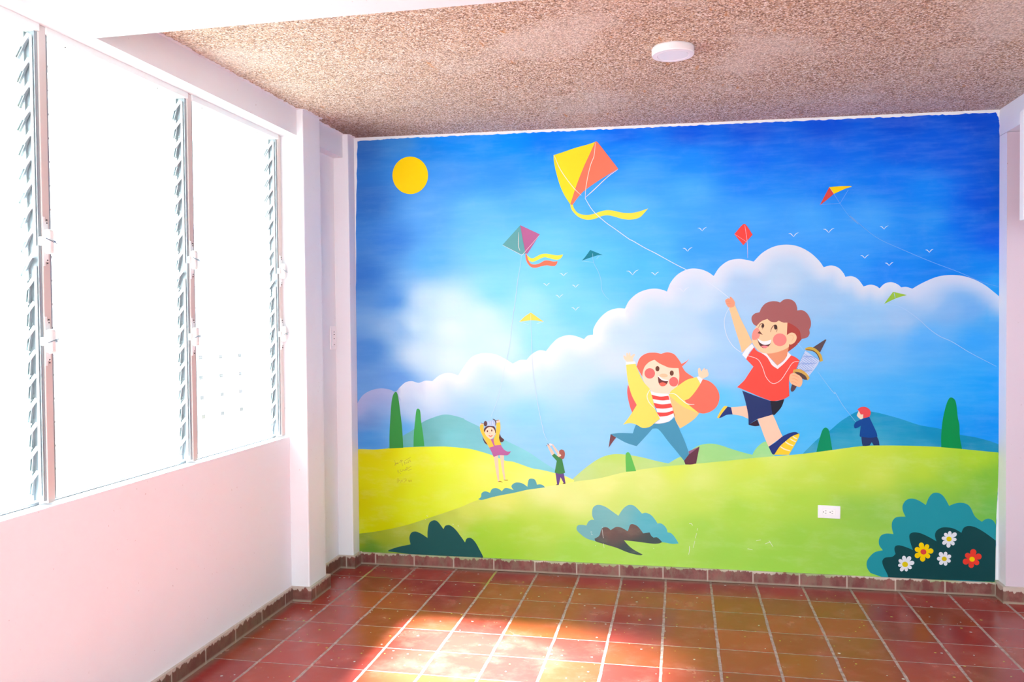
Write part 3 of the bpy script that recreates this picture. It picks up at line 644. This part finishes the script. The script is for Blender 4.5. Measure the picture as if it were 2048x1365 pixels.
paint('bush_crown', b, 'P 270 1167*, 225 1100, 220 1020, 260 950, 330 890, 432 866*, 385 800, 380 730, 410 670, 480 645, 572 652*, 550 560, 560 480, 610 430, 732 422*, 695 340, 695 270, 740 205, 810 182, 900 205, 1000 267*, 1040 170, 1090 115, 1150 105, 1210 130, 1260 190, 1308 280*, 1380 250, 1460 238, 1540 255, 1590 300, 1650 420, 1740 490*, 1790 455, 1840 450, 1890 475, 1926 530*, 1916 1285*, 480 1240*', (36, 152, 166), 7)
paint('bush_shade', b, 'P 510 1240*, 490 1180, 440 1080, 425 1010, 460 965, 560 950, 600 915*, 585 850, 600 810, 650 800, 740 825, 830 862*, 790 740, 785 660, 830 630, 920 638, 1020 680, 1140 747*, 1120 670, 1140 610, 1200 570, 1270 562, 1370 580, 1470 634*, 1500 570, 1560 545, 1650 560, 1760 620, 1860 690, 1924 738*, 1915 1285*, 1500 1262*', (20, 72, 76), 8)
def flower(cx, cy, r, n, petal, centre, rc, seed):
    f = sub('painted_flower'); rr = random.Random(seed); P = []
    K = n*10
    offs = [rr.uniform(.86, 1.1) for _ in range(n)]
    for k in range(K):
        a = 2*math.pi*k/K+seed; q = (k % 10)/10; pet = abs(math.sin(math.pi*q))**.55
        rad = r*(.52+.48*pet*1.0)*offs[k//10]; P.append((ORG['P'][0]+(cx+rad*math.cos(a))/ORG['P'][2], ORG['P'][1]+(cy+rad*math.sin(a))/ORG['P'][2]))
    paint('petals', f, P, petal, 9); paint('flower_centre', f, ell(cx-2, cy+2, rc, rc*.9, 'P', .3, 14), centre, 10)
flower(728, 1050, 112, 8, (236, 240, 248), (224, 204, 20), 40, .2); flower(1308, 715, 112, 8, (236, 240, 248), (232, 208, 10), 36, .5)
flower(1245, 977, 105, 7, (236, 240, 248), (214, 190, 20), 34, .9); flower(970, 885, 122, 7, (252, 214, 0), (216, 66, 62), 40, .35)
flower(1612, 982, 128, 6, (232, 62, 48), (250, 212, 0), 36, .15)

WHITE = (238, 242, 252)
# kites
k = sub('painted_kite')
paint('yellow_panel', k, 'B 155 232*, 260 198, 400 150, 560 105, 628 80*, 560 230, 500 360, 410 590, 345 792*, 280 690, 230 580, 185 430, 160 310', (234, 224, 45), 8)
paint('orange_panel', k, 'B 628 80*, 632 76, 650 80, 668 100, 890 387*, 700 500, 500 640, 430 715, 370 798*, 345 792*, 410 590, 500 360, 560 230', (255, 122, 96), 8)
paint('kite_tail', k, 'B 345 794*, 375 795*, 385 830, 420 880, 470 905, 540 912, 610 900, 690 872, 760 858, 830 863, 930 885, 1030 890, 1130 872, 1230 838*, 1190 885, 1140 935, 1080 958, 1010 965, 930 955, 860 935, 790 918, 720 920, 640 950, 580 965, 510 963, 440 935, 390 890, 355 840', (255, 228, 74), 7)
strokes('kite_bridle', k, ['B 160 230, 235 400, 380 600, 470 690', 'B 630 90, 615 240, 580 330, 545 470, 520 620, 515 715', 'B 885 395, 780 470, 620 620, 515 715'], (250, 228, 214), 9, 1.7)
strokes('kite_string', k, ['B 512 718, 600 860, 740 990, 860 1075, 1020 1190, K 870 55, 990 125, 1080 170, 1180 225, 1280 280, 1380 330', 'K 1560 430, 1680 515, 1790 602'], (214, 232, 252), 9, 1.9, .8)
strokes('kite_string', k, ['G 205 185, 165 260, 150 350, 175 480, 240 590, 300 640, 350 668'], (225, 236, 250), 9, 1.3)
k = sub('painted_kite')
paint('teal_panel', k, 'C 345 118*, 142 342*, 350 448*, 405 442*, 385 330*', (96, 162, 166), 8)
paint('pink_panel', k, 'C 345 118*, 567 222*, 428 442*, 405 442*, 370 260*', (176, 98, 146), 8)
paint('kite_tail', k, 'C 412 445*, 425 462, 460 490, 490 495, 530 475, 580 450, 640 442, 700 452, 770 462, 832 451*, 815 485, 780 508, 730 508, 670 492, 620 483, 570 500, 520 525, 475 535, 440 515, 420 480', (255, 228, 74), 7)
paint('kite_tail', k, 'C 403 444*, 418 448*, 440 520, 470 560, 520 565, 570 550, 620 522, 680 522, 720 532, 770 528*, 760 560, 735 582, 690 582, 650 575, 590 585, 520 603, 470 595, 430 555, 408 500', (246, 116, 90), 8)
strokes('kite_bridle', k, ['C 145 345*, 365 460*, 563 232*', 'C 328 200, 324 355, 342 408'], (240, 226, 220), 9, 1.3)
strokes('kite_string', k, 'C 357 460, 350 550, 320 720, 290 960, F 1235 360, 1205 600, 1165 780, 1130 950, 1070 1115', (206, 232, 252), 9, 1.1)
k = sub('painted_kite')
paint('kite_panel', k, 'C 1140 400*, 1284 458*, 1230 460, 1180 475, 1120 495, 1044 523*, 1090 470', (20, 122, 142), 8)
strokes('kite_string', k, ['C 1168 440, K 505 260, 550 350, 575 430, 580 510, 610 570, 650 610', 'C 1045 525, 1180 542', 'C 1245 468, 1212 500'], (160, 216, 246), 9, 1.1)
k = sub('painted_kite')
paint('kite_panel', k, 'C 465 1112*, 614 1218*, 540 1205, 470 1200, 400 1208, 333 1217*, 400 1155', (255, 218, 92), 8)
strokes('kite_string', k, ['C 465 1130, 470 1365, F 1390 780, 1425 1020, 1460 1190, J 1140 350, 1185 445', 'C 340 1215, 440 1250', 'C 610 1215, 530 1240'], (206, 234, 252), 9, 1.1)
k = sub('painted_kite')
paint('kite_panel', k, 'D 745 560, 772 558, 846 665*, 750 772*, 658 660*', (236, 66, 60), 8)
strokes('kite_string', k, ['D 662 660*, 790 742*', 'D 765 565, 790 740, 795 905'], (236, 208, 224), 9, 1.1)
k = sub('painted_kite')
paint('red_panel', k, 'D 1630 178*, 1676 247*, 1600 312, 1533 362*', (212, 70, 64), 8)
paint('yellow_panel', k, 'D 1628 178*, 1740 168, 1862 170, 1790 195, 1678 247*', (255, 214, 0), 8)
strokes('kite_string', k, ['D 1640 190*, 1740 345*', 'D 1825 205*, 1740 345*', 'D 1545 355*, 1740 345*'], (168, 196, 244), 9, .9)
strokes('kite_string', k, ['D 1740 345, 1830 470, 1930 560, E 0 125, 200 290, 400 385, 650 490, 850 565, 1050 650, 1178 680'], (120, 178, 246), 9, 1.1)
k = sub('painted_kite')
paint('kite_panel', k, 'E 335 718*, 442 743*, 355 770, 265 813*', (150, 196, 62), 8)
strokes('kite_string', k, ['E 275 815, 380 830, 520 920, 620 1010, 700 1065, 790 1105, 930 1190, 1140 1300', 'E 342 725, 352 768'], (170, 208, 250), 9, 1.4)
# birds
for o_, cx, cy, w_ in (('C', 838, 680, 90), ('C', 645, 795, 78), ('C', 975, 812, 82), ('C', 790, 928, 86), ('C', 975, 1070, 96), ('D', 330, 610, 92), ('D', 180, 818, 98), ('D', 1265, 668, 102), ('D', 1625, 625, 112),
                       ('E', 265, 218, 66), ('E', 115, 445, 66), ('E', 305, 503, 64), ('E', 618, 400, 60), ('K', 872, 358, 115), ('K', 1083, 368, 72), ('K', 1350, 520, 110)):
    ox, oy, s = ORG[o_]; x, y, h = ox+cx/s, oy+cy/s, w_/s/2; bm = bmesh.new()
    g_ = [(x-h, y-h*.3), (x-h*.6, y-h*.28), (x-h*.3, y), (x, y+h*.35)]; g2 = [(x, y+h*.38), (x+h*.25, y), (x+h*.55, y-h*.3), (x+h, y-h*.5)]
    stroke_bm(bm, g_, 2.0, 7, .3); stroke_bm(bm, g2, 1.7, 7, .3)
    link('painted_bird', bm, paint_mat((216, 232, 252)), mural)

SKIN, SKIN2, SKIN3 = (255, 208, 164), (255, 226, 198), (236, 156, 118)
# boy
B_ = sub('painted_boy')
paint('arm', B_, 'G 200 195*, 262 160*, 320 300, 380 420, 442 552*, 400 600*, 335 662*, 310 560, 260 400, 225 280', (252, 202, 150), 8)
paint('hand', B_, 'G 160 110, 190 90, 205 95, 212 73, 235 90, 260 130, 258 165, 240 182, 200 186, 175 160', (238, 158, 124), 9)
strokes('finger_lines', B_, ['G 165 125, 190 118, 215 122', 'G 172 148, 195 140, 220 142'], (214, 122, 96), 10, .9)
paint('neck', B_, 'G 560 655*, 700 650*, 830 590*, 812 700*, 760 755, 705 795*, 650 735', (232, 152, 112), 8)
paint('side_hair', B_, 'G 800 340*, 880 350*, 950 430, 965 515*, 900 590, 818 652*, 830 570*, 805 470*', (168, 62, 54), 8)
paint('hair', B_, 'G 500 384*, 460 365, 437 320, 440 280, 470 250, 520 235*, 540 190, 580 145, 640 122, 700 122, 735 134*, 780 102, 840 100, 890 130, 912 180, 915 217*, 970 215, 1020 250, 1055 320, 1057 380, 1040 420*, 1045 460, 1020 500, 957 517*, 940 430, 880 375, 810 345, 700 360, 600 330', (162, 94, 94), 9)
paint('face', B_, 'G 602 306*, 640 335, 690 340, 720 323*, 770 345, 812 345*, 806 470*, 830 570*, 825 600, 750 640, 660 665, 590 668, 530 655, 480 610, 445 555, 440 480, 460 430, 490 380, 540 330', SKIN, 10)
paint('ear', B_, 'G 806 475*, 850 450, 890 460, 910 500, 890 550, 850 575, 826 570*', SKIN, 11)
strokes('ear_line', B_, 'G 830 480, 865 478, 872 510, 850 545', (238, 162, 120), 12, .8)
paint('cheek', B_, ell(732, 525, 72, 67, 'G'), (250, 134, 128), 11)
paint('cheek', B_, 'G 502 396*, 460 422, 440 480, 450 525, 502 516, 528 450', (248, 148, 136), 11)
paint('nose', B_, 'G 498 455*, 520 432*, 553 473*', (104, 66, 48), 12)
strokes('eye', B_, 'G 508 400, 528 362, 555 355, 566 380, 545 416', (96, 60, 50), 12, 1.6)
paint('eye', B_, ell(552, 378, 12, 22, 'G', .3), (74, 46, 42), 12)
strokes('eye', B_, 'G 634 446, 648 400, 680 370, 702 388, 700 446', (96, 60, 50), 12, 1.7)
paint('eye', B_, ell(688, 392, 17, 26, 'G'), (74, 46, 42), 12)
paint('mouth', B_, 'G 495 515*, 560 550, 642 525*, 635 565, 605 600, 560 612, 520 582', (84, 46, 44), 12)
paint('teeth', B_, 'G 495 510*, 560 541, 643 524*, 630 565, 570 578, 520 552', (252, 250, 252), 13)
paint('tongue', B_, 'G 530 592*, 570 586, 612 592*, 580 615', (246, 136, 146), 13)
paint('shirt', B_, 'G 462 603*, 490 640, 545 668*, 650 740, 710 815*, 770 760, 850 688*, 900 710, 940 742*, 905 832*, 855 890, 830 930*, 828 1000, 832 1115*, 780 1145, 700 1165, 640 1165, 540 1130, 400 1070, 285 1022*, 360 950, 400 890, 455 807*, 378 727*, 400 690', (255, 78, 66), 9)
paint('collar', B_, 'G 538 662*, 592 668*, 650 740, 705 796*, 770 750, 808 695*, 815 652*, 852 687*, 780 770, 710 832*, 650 790, 600 710', (252, 244, 248), 10)
paint('cuff', B_, 'G 338 682*, 380 620, 442 567*, 462 604*, 415 655, 380 727*', (252, 246, 248), 10)
strokes('shirt_line', B_, 'G 395 692, 500 730, 550 810, 590 920, 660 985, 740 950, 810 850, 870 765, 935 752', (255, 224, 220), 10, 1.4, .9)
paint('shorts', B_, 'H 488 316*, 700 400, 912 472*, 930 580, 950 680*, 830 715, 720 747*, 650 790, 585 835*, 580 700, 550 540, 520 420', (36, 52, 108), 8)
paint('shorts_shade', B_, 'H 912 470*, 1010 475*, 1128 445*, 1080 570, 977 687*, 945 682*, 930 580', (34, 32, 48), 8)
paint('shorts_hem', B_, 'H 585 834*, 640 800, 718 755*, 750 848*, 680 857', (52, 28, 48), 7)
paint('back_leg', B_, 'H 316 570*, 420 562, 550 545*, 578 640*, 582 745*, 480 700, 338 677*', (255, 210, 182), 7)
s_ = paint('back_shoe', B_, 'H 250 556*, 320 573*, 342 677*, 250 685, 180 720, 120 737*, 180 640', (34, 54, 122), 8)
paint('sole', B_, 'H 108 727*, 150 640, 220 550, 268 556*, 190 650, 132 737*', (252, 210, 70), 9)
paint('front_leg', B_, 'H 720 747*, 830 715, 950 680*, 990 760, 1040 880, 1100 1012*, 1000 1085*, 888 1168*, 820 1010, 770 870', (255, 212, 184), 9)
paint('front_shoe', B_, 'H 888 1166*, 1000 1095, 1100 1010, 1220 955, 1300 945, 1348 967*, 1240 1010, 1150 1080, 1060 1160, 975 1287*, 945 1280', (38, 56, 128), 10)
paint('sole', B_, 'H 1342 963*, 1357 990, 1300 1110, 1195 1290*, 970 1288*, 1060 1160, 1150 1080, 1240 1010', (254, 216, 56), 10)
strokes('sole_stripes', B_, ['H 1065 1165, 1130 1205, 1215 1230', 'H 1140 1090, 1190 1125, 1262 1152', 'H 1212 1045, 1250 1070, 1300 1092', 'H 1255 1008, 1290 1035, 1320 1045'], (252, 244, 214), 11, 2.9, .7)
# string spool in the boy's hand
sp = sub('painted_spool')
paint('handle', sp, 'G 862 985*, 918 1000*, 882 1060, 858 1070, 846 1050', (84, 62, 70), 10)
paint('spindle_tip', sp, 'G 1078 607*, 1208 522*, 1222 524*, 1155 657*', (88, 68, 74), 10)
paint('thread', sp, 'G 1000 640*, 1150 745*, 1120 800, 1035 910*, 915 820*, 960 720', (196, 216, 246), 10)
rs = random.Random(4)
bm = bmesh.new()
for q in range(15):
    t = q/14; ax, ay = 985-75*t, 665+170*t; bx, by = 1140-105*t, 735+165*t
    stroke_bm(bm, [(ORG['G'][0]+(ax+rs.uniform(-5, 5)+(bx-ax)*u)/5.25, ORG['G'][1]+(ay+(by-ay)*u+10*math.sin(u*6+q))/5.25) for u in (0, .25, .5, .75, 1)], .9, 11, .6)
link('thread_turns', bm, paint_mat((92, 138, 220)), sp)
paint('rim', sp, 'G 1000 612*, 1050 600, 1110 620, 1165 680, 1185 747*, 1152 757*, 1140 700, 1090 650, 1002 632', (206, 172, 66), 12)
strokes('rim_shade', sp, 'G 1008 628, 1060 634, 1110 660, 1140 705, 1152 750', (88, 62, 56), 13, 2.2)
paint('rim', sp, 'G 875 840*, 940 832, 1010 875, 1046 925*, 1025 952*, 960 905, 868 872*', (212, 172, 84), 12)
paint('rim_shade', sp, 'G 883 862*, 940 868, 1000 903, 1022 944*, 985 942, 930 900', (84, 62, 62), 13)
paint('hand', B_, 'G 850 880, 920 890, 965 930, 965 990, 940 1020, 880 1000, 846 980, 830 930', (252, 192, 150), 14)
strokes('finger_lines', B_, ['G 862 900, 900 905, 930 925', 'G 855 935, 890 935, 925 960', 'G 850 965, 885 968, 915 990'], (238, 148, 112), 15, .9)
# girl
G_ = sub('painted_girl')
paint('hair', G_, 'I 345 292*, 380 200, 450 150, 540 140, 612 153*, 680 137, 750 155, 800 210, 835 264*, 880 240, 919 209*, 885 250, 842 292*, 880 350, 960 405*, 1000 440, 1070 432, 1150 460, 1220 530, 1250 620, 1225 720, 1160 780, 1080 805, 1018 797*, 920 720*, 800 600*, 500 500*, 408 405*', (255, 116, 96), 7)
paint('hair_lock', G_, 'I 250 488*, 300 600, 347 712*, 298 797*, 270 720, 243 580', (232, 104, 104), 7)
paint('face', G_, 'I 540 218*, 480 245, 430 300, 408 400, 440 480, 500 555, 600 597, 700 582, 780 522, 800 480, 812 400, 803 310*, 705 305, 640 280, 590 255', SKIN2, 8)
paint('cheek', G_, ell(489, 367, 57, 57, 'I'), (246, 112, 108), 9); paint('cheek', G_, ell(750, 459, 50, 52, 'I'), (246, 112, 108), 9)
paint('eye', G_, ell(573, 316, 22, 29, 'I'), (106, 62, 46), 9); paint('eye', G_, ell(729, 364, 22, 29, 'I'), (106, 62, 46), 9)
paint('mouth', G_, 'I 576 402*, 630 440, 690 452*, 670 490, 630 509, 590 482', (106, 56, 54), 9)
paint('tongue', G_, 'I 592 476*, 630 464, 674 482*, 650 505, 612 506', (248, 108, 90), 10)
strokes('teeth', G_, 'I 584 398, 630 436, 690 446', (255, 250, 250), 10, 3.6, .6)
paint('nose', G_, ell(640, 391, 46, 21, 'I', .05), (255, 200, 160), 11)
paint('hand', G_, 'I 240 243*, 205 200, 205 166, 232 190*, 234 145, 250 145, 256 175*, 265 138, 275 145, 278 182*, 318 155, 328 163, 305 205, 314 240*', (255, 220, 188), 9)
paint('hand', G_, 'I 1022 402*, 1016 320, 1035 308, 1050 348*, 1080 312, 1092 312, 1090 330*, 1115 322, 1122 345*, 1130 368, 1125 395, 1090 415, 1060 427*', (255, 220, 188), 9)
paint('trousers', G_, 'I 340 925*, 410 950*, 545 915*, 700 895*, 760 850*, 800 950, 850 1060, 900 1190, 917 1252*, 865 1324*, 790 1230, 690 1110, 580 975, 520 970*, 440 1060, 345 1162*, 230 1125, 120 1065*, 62 1030*, 160 1018, 305 1022*, 320 970', (72, 152, 186), 8)
paint('shoe', G_, 'I 62 1030*, 122 1068*, 85 1115, 40 1180*', (118, 74, 80), 9)
paint('shoe', G_, 'I 863 1322*, 917 1250*, 1032 1165*, 995 1352*, 940 1362, 878 1362*', (100, 58, 74), 9)
paint('shoe_top', G_, 'I 912 1218*, 1000 1180*, 1032 1165*, 918 1252*', (150, 104, 136), 10)
paint('striped_shirt', G_, 'I 495 560*, 560 580, 692 590*, 720 680, 762 830*, 700 890, 600 915, 540 914*, 600 870*, 520 640', (255, 250, 252), 9)
for nm in ('I 508 600*, 600 620, 692 612*, 706 655*, 620 662, 520 647*', 'I 528 688*, 620 705, 720 696*, 737 738*, 640 752, 555 747*', 'I 563 792*, 660 795, 747 773*, 752 800*, 680 830, 598 840*'):
    paint('shirt_stripe', G_, nm, (255, 80, 74), 10)
paint('jacket_lining', G_, 'I 698 598*, 800 690, 900 750, 1028 803*, 980 860, 900 920, 820 968*, 770 880, 735 740', (255, 206, 136), 9)
paint('jacket', G_, 'I 230 268*, 332 262*, 380 380, 430 470, 487 532*, 495 560*, 520 640, 545 755*, 600 862*, 540 910, 490 950, 410 962, 340 925, 270 910, 198 927*, 260 850, 347 712*, 290 600, 250 450', (255, 228, 106), 11)
paint('jacket', G_, 'I 1000 408*, 1042 480*, 990 560, 920 640, 868 662*, 900 700*, 1028 803*, 900 755, 800 695, 695 600*, 720 560*, 800 500, 900 435', (255, 228, 106), 10)
strokes_each('jacket_cord', G_, ['I 490 545, 460 610, 480 680, 545 752', 'I 690 590, 760 592, 830 650, 900 700, 975 706'], (255, 250, 240), 12, 1.9)
paint('cuff', G_, 'I 228 243*, 322 235*, 345 262*, 230 272*', (255, 250, 252), 12)
paint('cuff', G_, 'I 1002 405*, 1022 400*, 1068 430*, 1042 480*', (255, 250, 252), 12)
# small girl in the yellow jacket
g_ = sub('painted_girl')
paint('hair_lock', g_, 'J 250 390*, 290 450, 342 514*, 290 482, 262 430', (92, 62, 66), 7)
paint('hair_lock', g_, 'J 500 342*, 520 390, 562 430, 545 462, 510 465, 482 445*', (92, 62, 66), 7)
paint('leg', g_, 'J 416 680*, 476 655*, 485 850, 496 1032*, 475 1032*, 440 850', (255, 218, 188), 7)
paint('leg', g_, 'J 503 655*, 560 652*, 565 850, 584 1002*, 560 1006*, 530 850', (255, 218, 188), 7)
paint('dress', g_, 'J 370 428*, 420 412*, 430 512*, 515 505*, 560 570, 610 600, 664 597*, 620 650, 560 655, 490 652, 413 680*, 380 600, 345 540*, 415 525*', (184, 108, 164), 8)
paint('hair', g_, 'J 268 318*, 285 260, 340 230, 400 230, 435 262, 446 335*, 360 300*', (92, 62, 66), 8)
paint('face', g_, ell(360, 335, 74, 88, 'J', .1), (255, 224, 196), 9)
paint('hand', g_, ell(246, 212, 24, 22, 'J'), (255, 214, 188), 8); paint('hand', g_, ell(478, 166, 26, 24, 'J'), (255, 214, 188), 8)
paint('jacket', g_, 'J 220 215*, 267 210*, 275 310, 310 380, 372 430*, 415 525*, 350 543*, 290 440, 240 340, 216 270', (255, 204, 76), 10)
paint('jacket', g_, 'J 453 190*, 506 180*, 510 280, 490 400, 525 505*, 430 512*, 415 430, 442 350', (255, 204, 76), 10)
paint('eye', g_, ell(324, 308, 10, 15, 'J'), (120, 66, 52), 11); paint('eye', g_, ell(386, 298, 10, 15, 'J'), (120, 66, 52), 11)
strokes('mouth', g_, 'J 342 368, 370 382, 398 365', (226, 72, 62), 11, 1.9, .5); strokes('nose', g_, 'J 345 338, 358 332, 368 342', (160, 90, 70), 11, .9)
strokes_each('shoe', g_, ['J 478 1032, 505 1030, 542 1042', 'J 558 1008, 590 1012, 622 1011'], (156, 84, 30), 9, 1.6, .4)
sp = sub('painted_spool')
paint('thread', sp, 'J 300 168*, 400 150, 436 160*, 442 240*, 340 232, 300 240*', (176, 204, 238), 10)
strokes('thread_turns', sp, ['J 330 165, 345 225', 'J 365 160, 360 225', 'J 395 158, 408 230'], (222, 234, 250), 11, 1.2)
paint('rim', sp, ell(296, 200, 24, 40, 'J'), (100, 74, 78), 11); strokes('rim', sp, 'J 400 132, 430 150, 445 190, 440 228', (100, 74, 78), 11, 2.4)
strokes_each('handle', sp, ['J 230 190, 275 202', 'J 445 156, 490 148'], (90, 74, 88), 11, 1.3, .8)
# boy in the green shirt
g_ = sub('painted_boy')
paint('arm', g_, 'J 1178 500*, 1210 508*, 1287 630*, 1252 657*, 1220 590', (255, 208, 184), 8); paint('arm', g_, 'J 1240 490*, 1265 498*, 1352 612*, 1345 655*, 1290 575', (255, 208, 184), 7)
paint('face', g_, 'J 1350 600*, 1390 650*, 1352 692*, 1325 662', (255, 216, 196), 8)
paint('hair', g_, 'J 1355 590*, 1385 570, 1425 590, 1437 640, 1420 700, 1385 708, 1345 682*, 1382 650*, 1356 630*', (164, 98, 92), 9)
paint('ear', g_, ell(1366, 660, 20, 11, 'J', -.6), (255, 226, 210), 10)
paint('trousers', g_, 'J 1300 900*, 1420 912*, 1446 1057*, 1420 1057*, 1375 970*, 1350 1077*, 1325 1077*', (106, 80, 142), 8)
paint('shirt', g_, 'J 1285 630*, 1350 680, 1396 708*, 1415 800, 1440 906*, 1370 922, 1290 902*, 1320 735*, 1250 658*', (68, 140, 82), 10)
strokes_each('shoe', g_, ['J 1310 1077, 1350 1076', 'J 1405 1060, 1446 1058'], (78, 54, 50), 9, 1.7, .5)
paint('spool', g_, ell(1228, 500, 28, 15, 'J', .1), (240, 240, 246), 9); strokes('spool_rim', g_, ['J 1180 488, 1200 495, 1212 518', 'J 1170 520, 1182 512'], (86, 74, 98), 10, 1.4)
# red-haired boy on the right
g_ = sub('painted_boy')
paint('trousers', g_, 'T 443 1005*, 872 1010*, 920 1120, 940 1247*, 780 1247*, 728 1155*, 665 1250*, 560 1265, 480 1262*, 455 1150', (36, 56, 106), 8)
paint('face', g_, 'T 372 305*, 410 350*, 430 400*, 495 390*, 495 505*, 430 532, 370 490, 322 430, 345 360', (238, 222, 196), 8)
paint('hair', g_, 'T 335 265*, 400 215, 500 190, 600 215, 670 270, 700 350, 680 430, 655 467*, 560 495, 488 502*, 497 400*, 425 402*, 400 350, 370 300', (228, 76, 82), 9)
paint('jacket', g_, 'T 657 463*, 740 640, 860 900, 882 1002*, 760 1035, 600 1032, 443 1012*, 400 1000, 405 900, 430 708*, 350 760, 265 777, 243 700, 290 610, 430 540*, 550 495', (12, 72, 152), 10)
strokes('kite_string', g_, ['G 1130 860, 1240 1010, 1310 1095, Q 345 20, 430 160, 560 325', 'G 920 560, 985 640'], (160, 212, 250), 9, 1.1)
# pencilled scribble on the yellow hill
strokes('scribble', mural, ['Y 285 310*, 325 520*, 275 525*, 330 420*', 'Y 330 470, 345 410, 370 460, 385 410, 405 455, 415 400, 440 440', 'Y 470 380, 500 400, 520 310, 560 400, 600 540', 'Y 540 310, 590 320, 560 380', 'Y 630 360*, 740 300*, 925 185*',
        'Y 640 400, 680 385, 665 465, 705 460', 'Y 735 380, 720 420, 750 440, 775 410, 750 380', 'Y 790 330, 815 330, 810 400, 840 395', 'Y 855 300, 885 310, 870 345, 905 360, 895 385',
        'Y 385 690*, 430 830*', 'Y 460 680*, 415 750*, 530 840*', 'Y 540 670, 500 700, 530 750, 580 745', 'Y 590 740, 600 680, 640 710, 655 660', 'Y 660 700, 690 740, 700 650, 730 690, 760 690, 740 600, 790 600, 770 680', 'Y 800 640, 850 600, 930 545', 'Y 790 720, 860 690, 950 660'], (164, 160, 70), 7, .75, .8)
strokes('scribble', mural, ['Y 385 1200, 385 1050, 430 1040, 440 1110, 400 1120', 'Y 430 1180, 480 1080, 520 1200', 'Y 530 1080, 590 1150', 'Y 600 1070, 540 1170', 'Y 620 1050, 740 1050, 640 1190', 'Y 700 1110, 760 1110', 'Y 820 1160, 830 1080, 870 1160, 880 1070', 'Y 900 1150, 925 1070, 955 1160'], (186, 182, 52), 7, .8, .8)
# flakes where the paint has come off
strokes_each('paint_flake', mural, ['O 1452 336*, 1478 338*, 1495 360*', 'O 1552 392*, 1546 418*', 'O 1540 450*, 1525 510*', 'O 1520 540*, 1500 620*', 'O 1456 600*, 1458 640*, 1448 700*', 'O 300 436*, 318 436*', 'O 308 455*, 322 470*', 'O 436 375*, 437 385*', 'O 435 405*, 450 508*', 'O 452 570*, 458 618*', 'O 355 590*, 360 600*', 'O 1035 625*, 1042 632*',
        'N 697 600*, 712 605*', 'N 686 632*, 692 636*', 'N 936 676*, 944 680*', 'N 984 686*, 988 698*', 'Z 1495 1098*, 1505 1100*', 'Z 1512 1082*, 1522 1080*', 'Z 1530 1088*, 1542 1084*', 'Z 1538 1082*, 1546 1094*'], (244, 246, 238), 12, 1.5, .6)
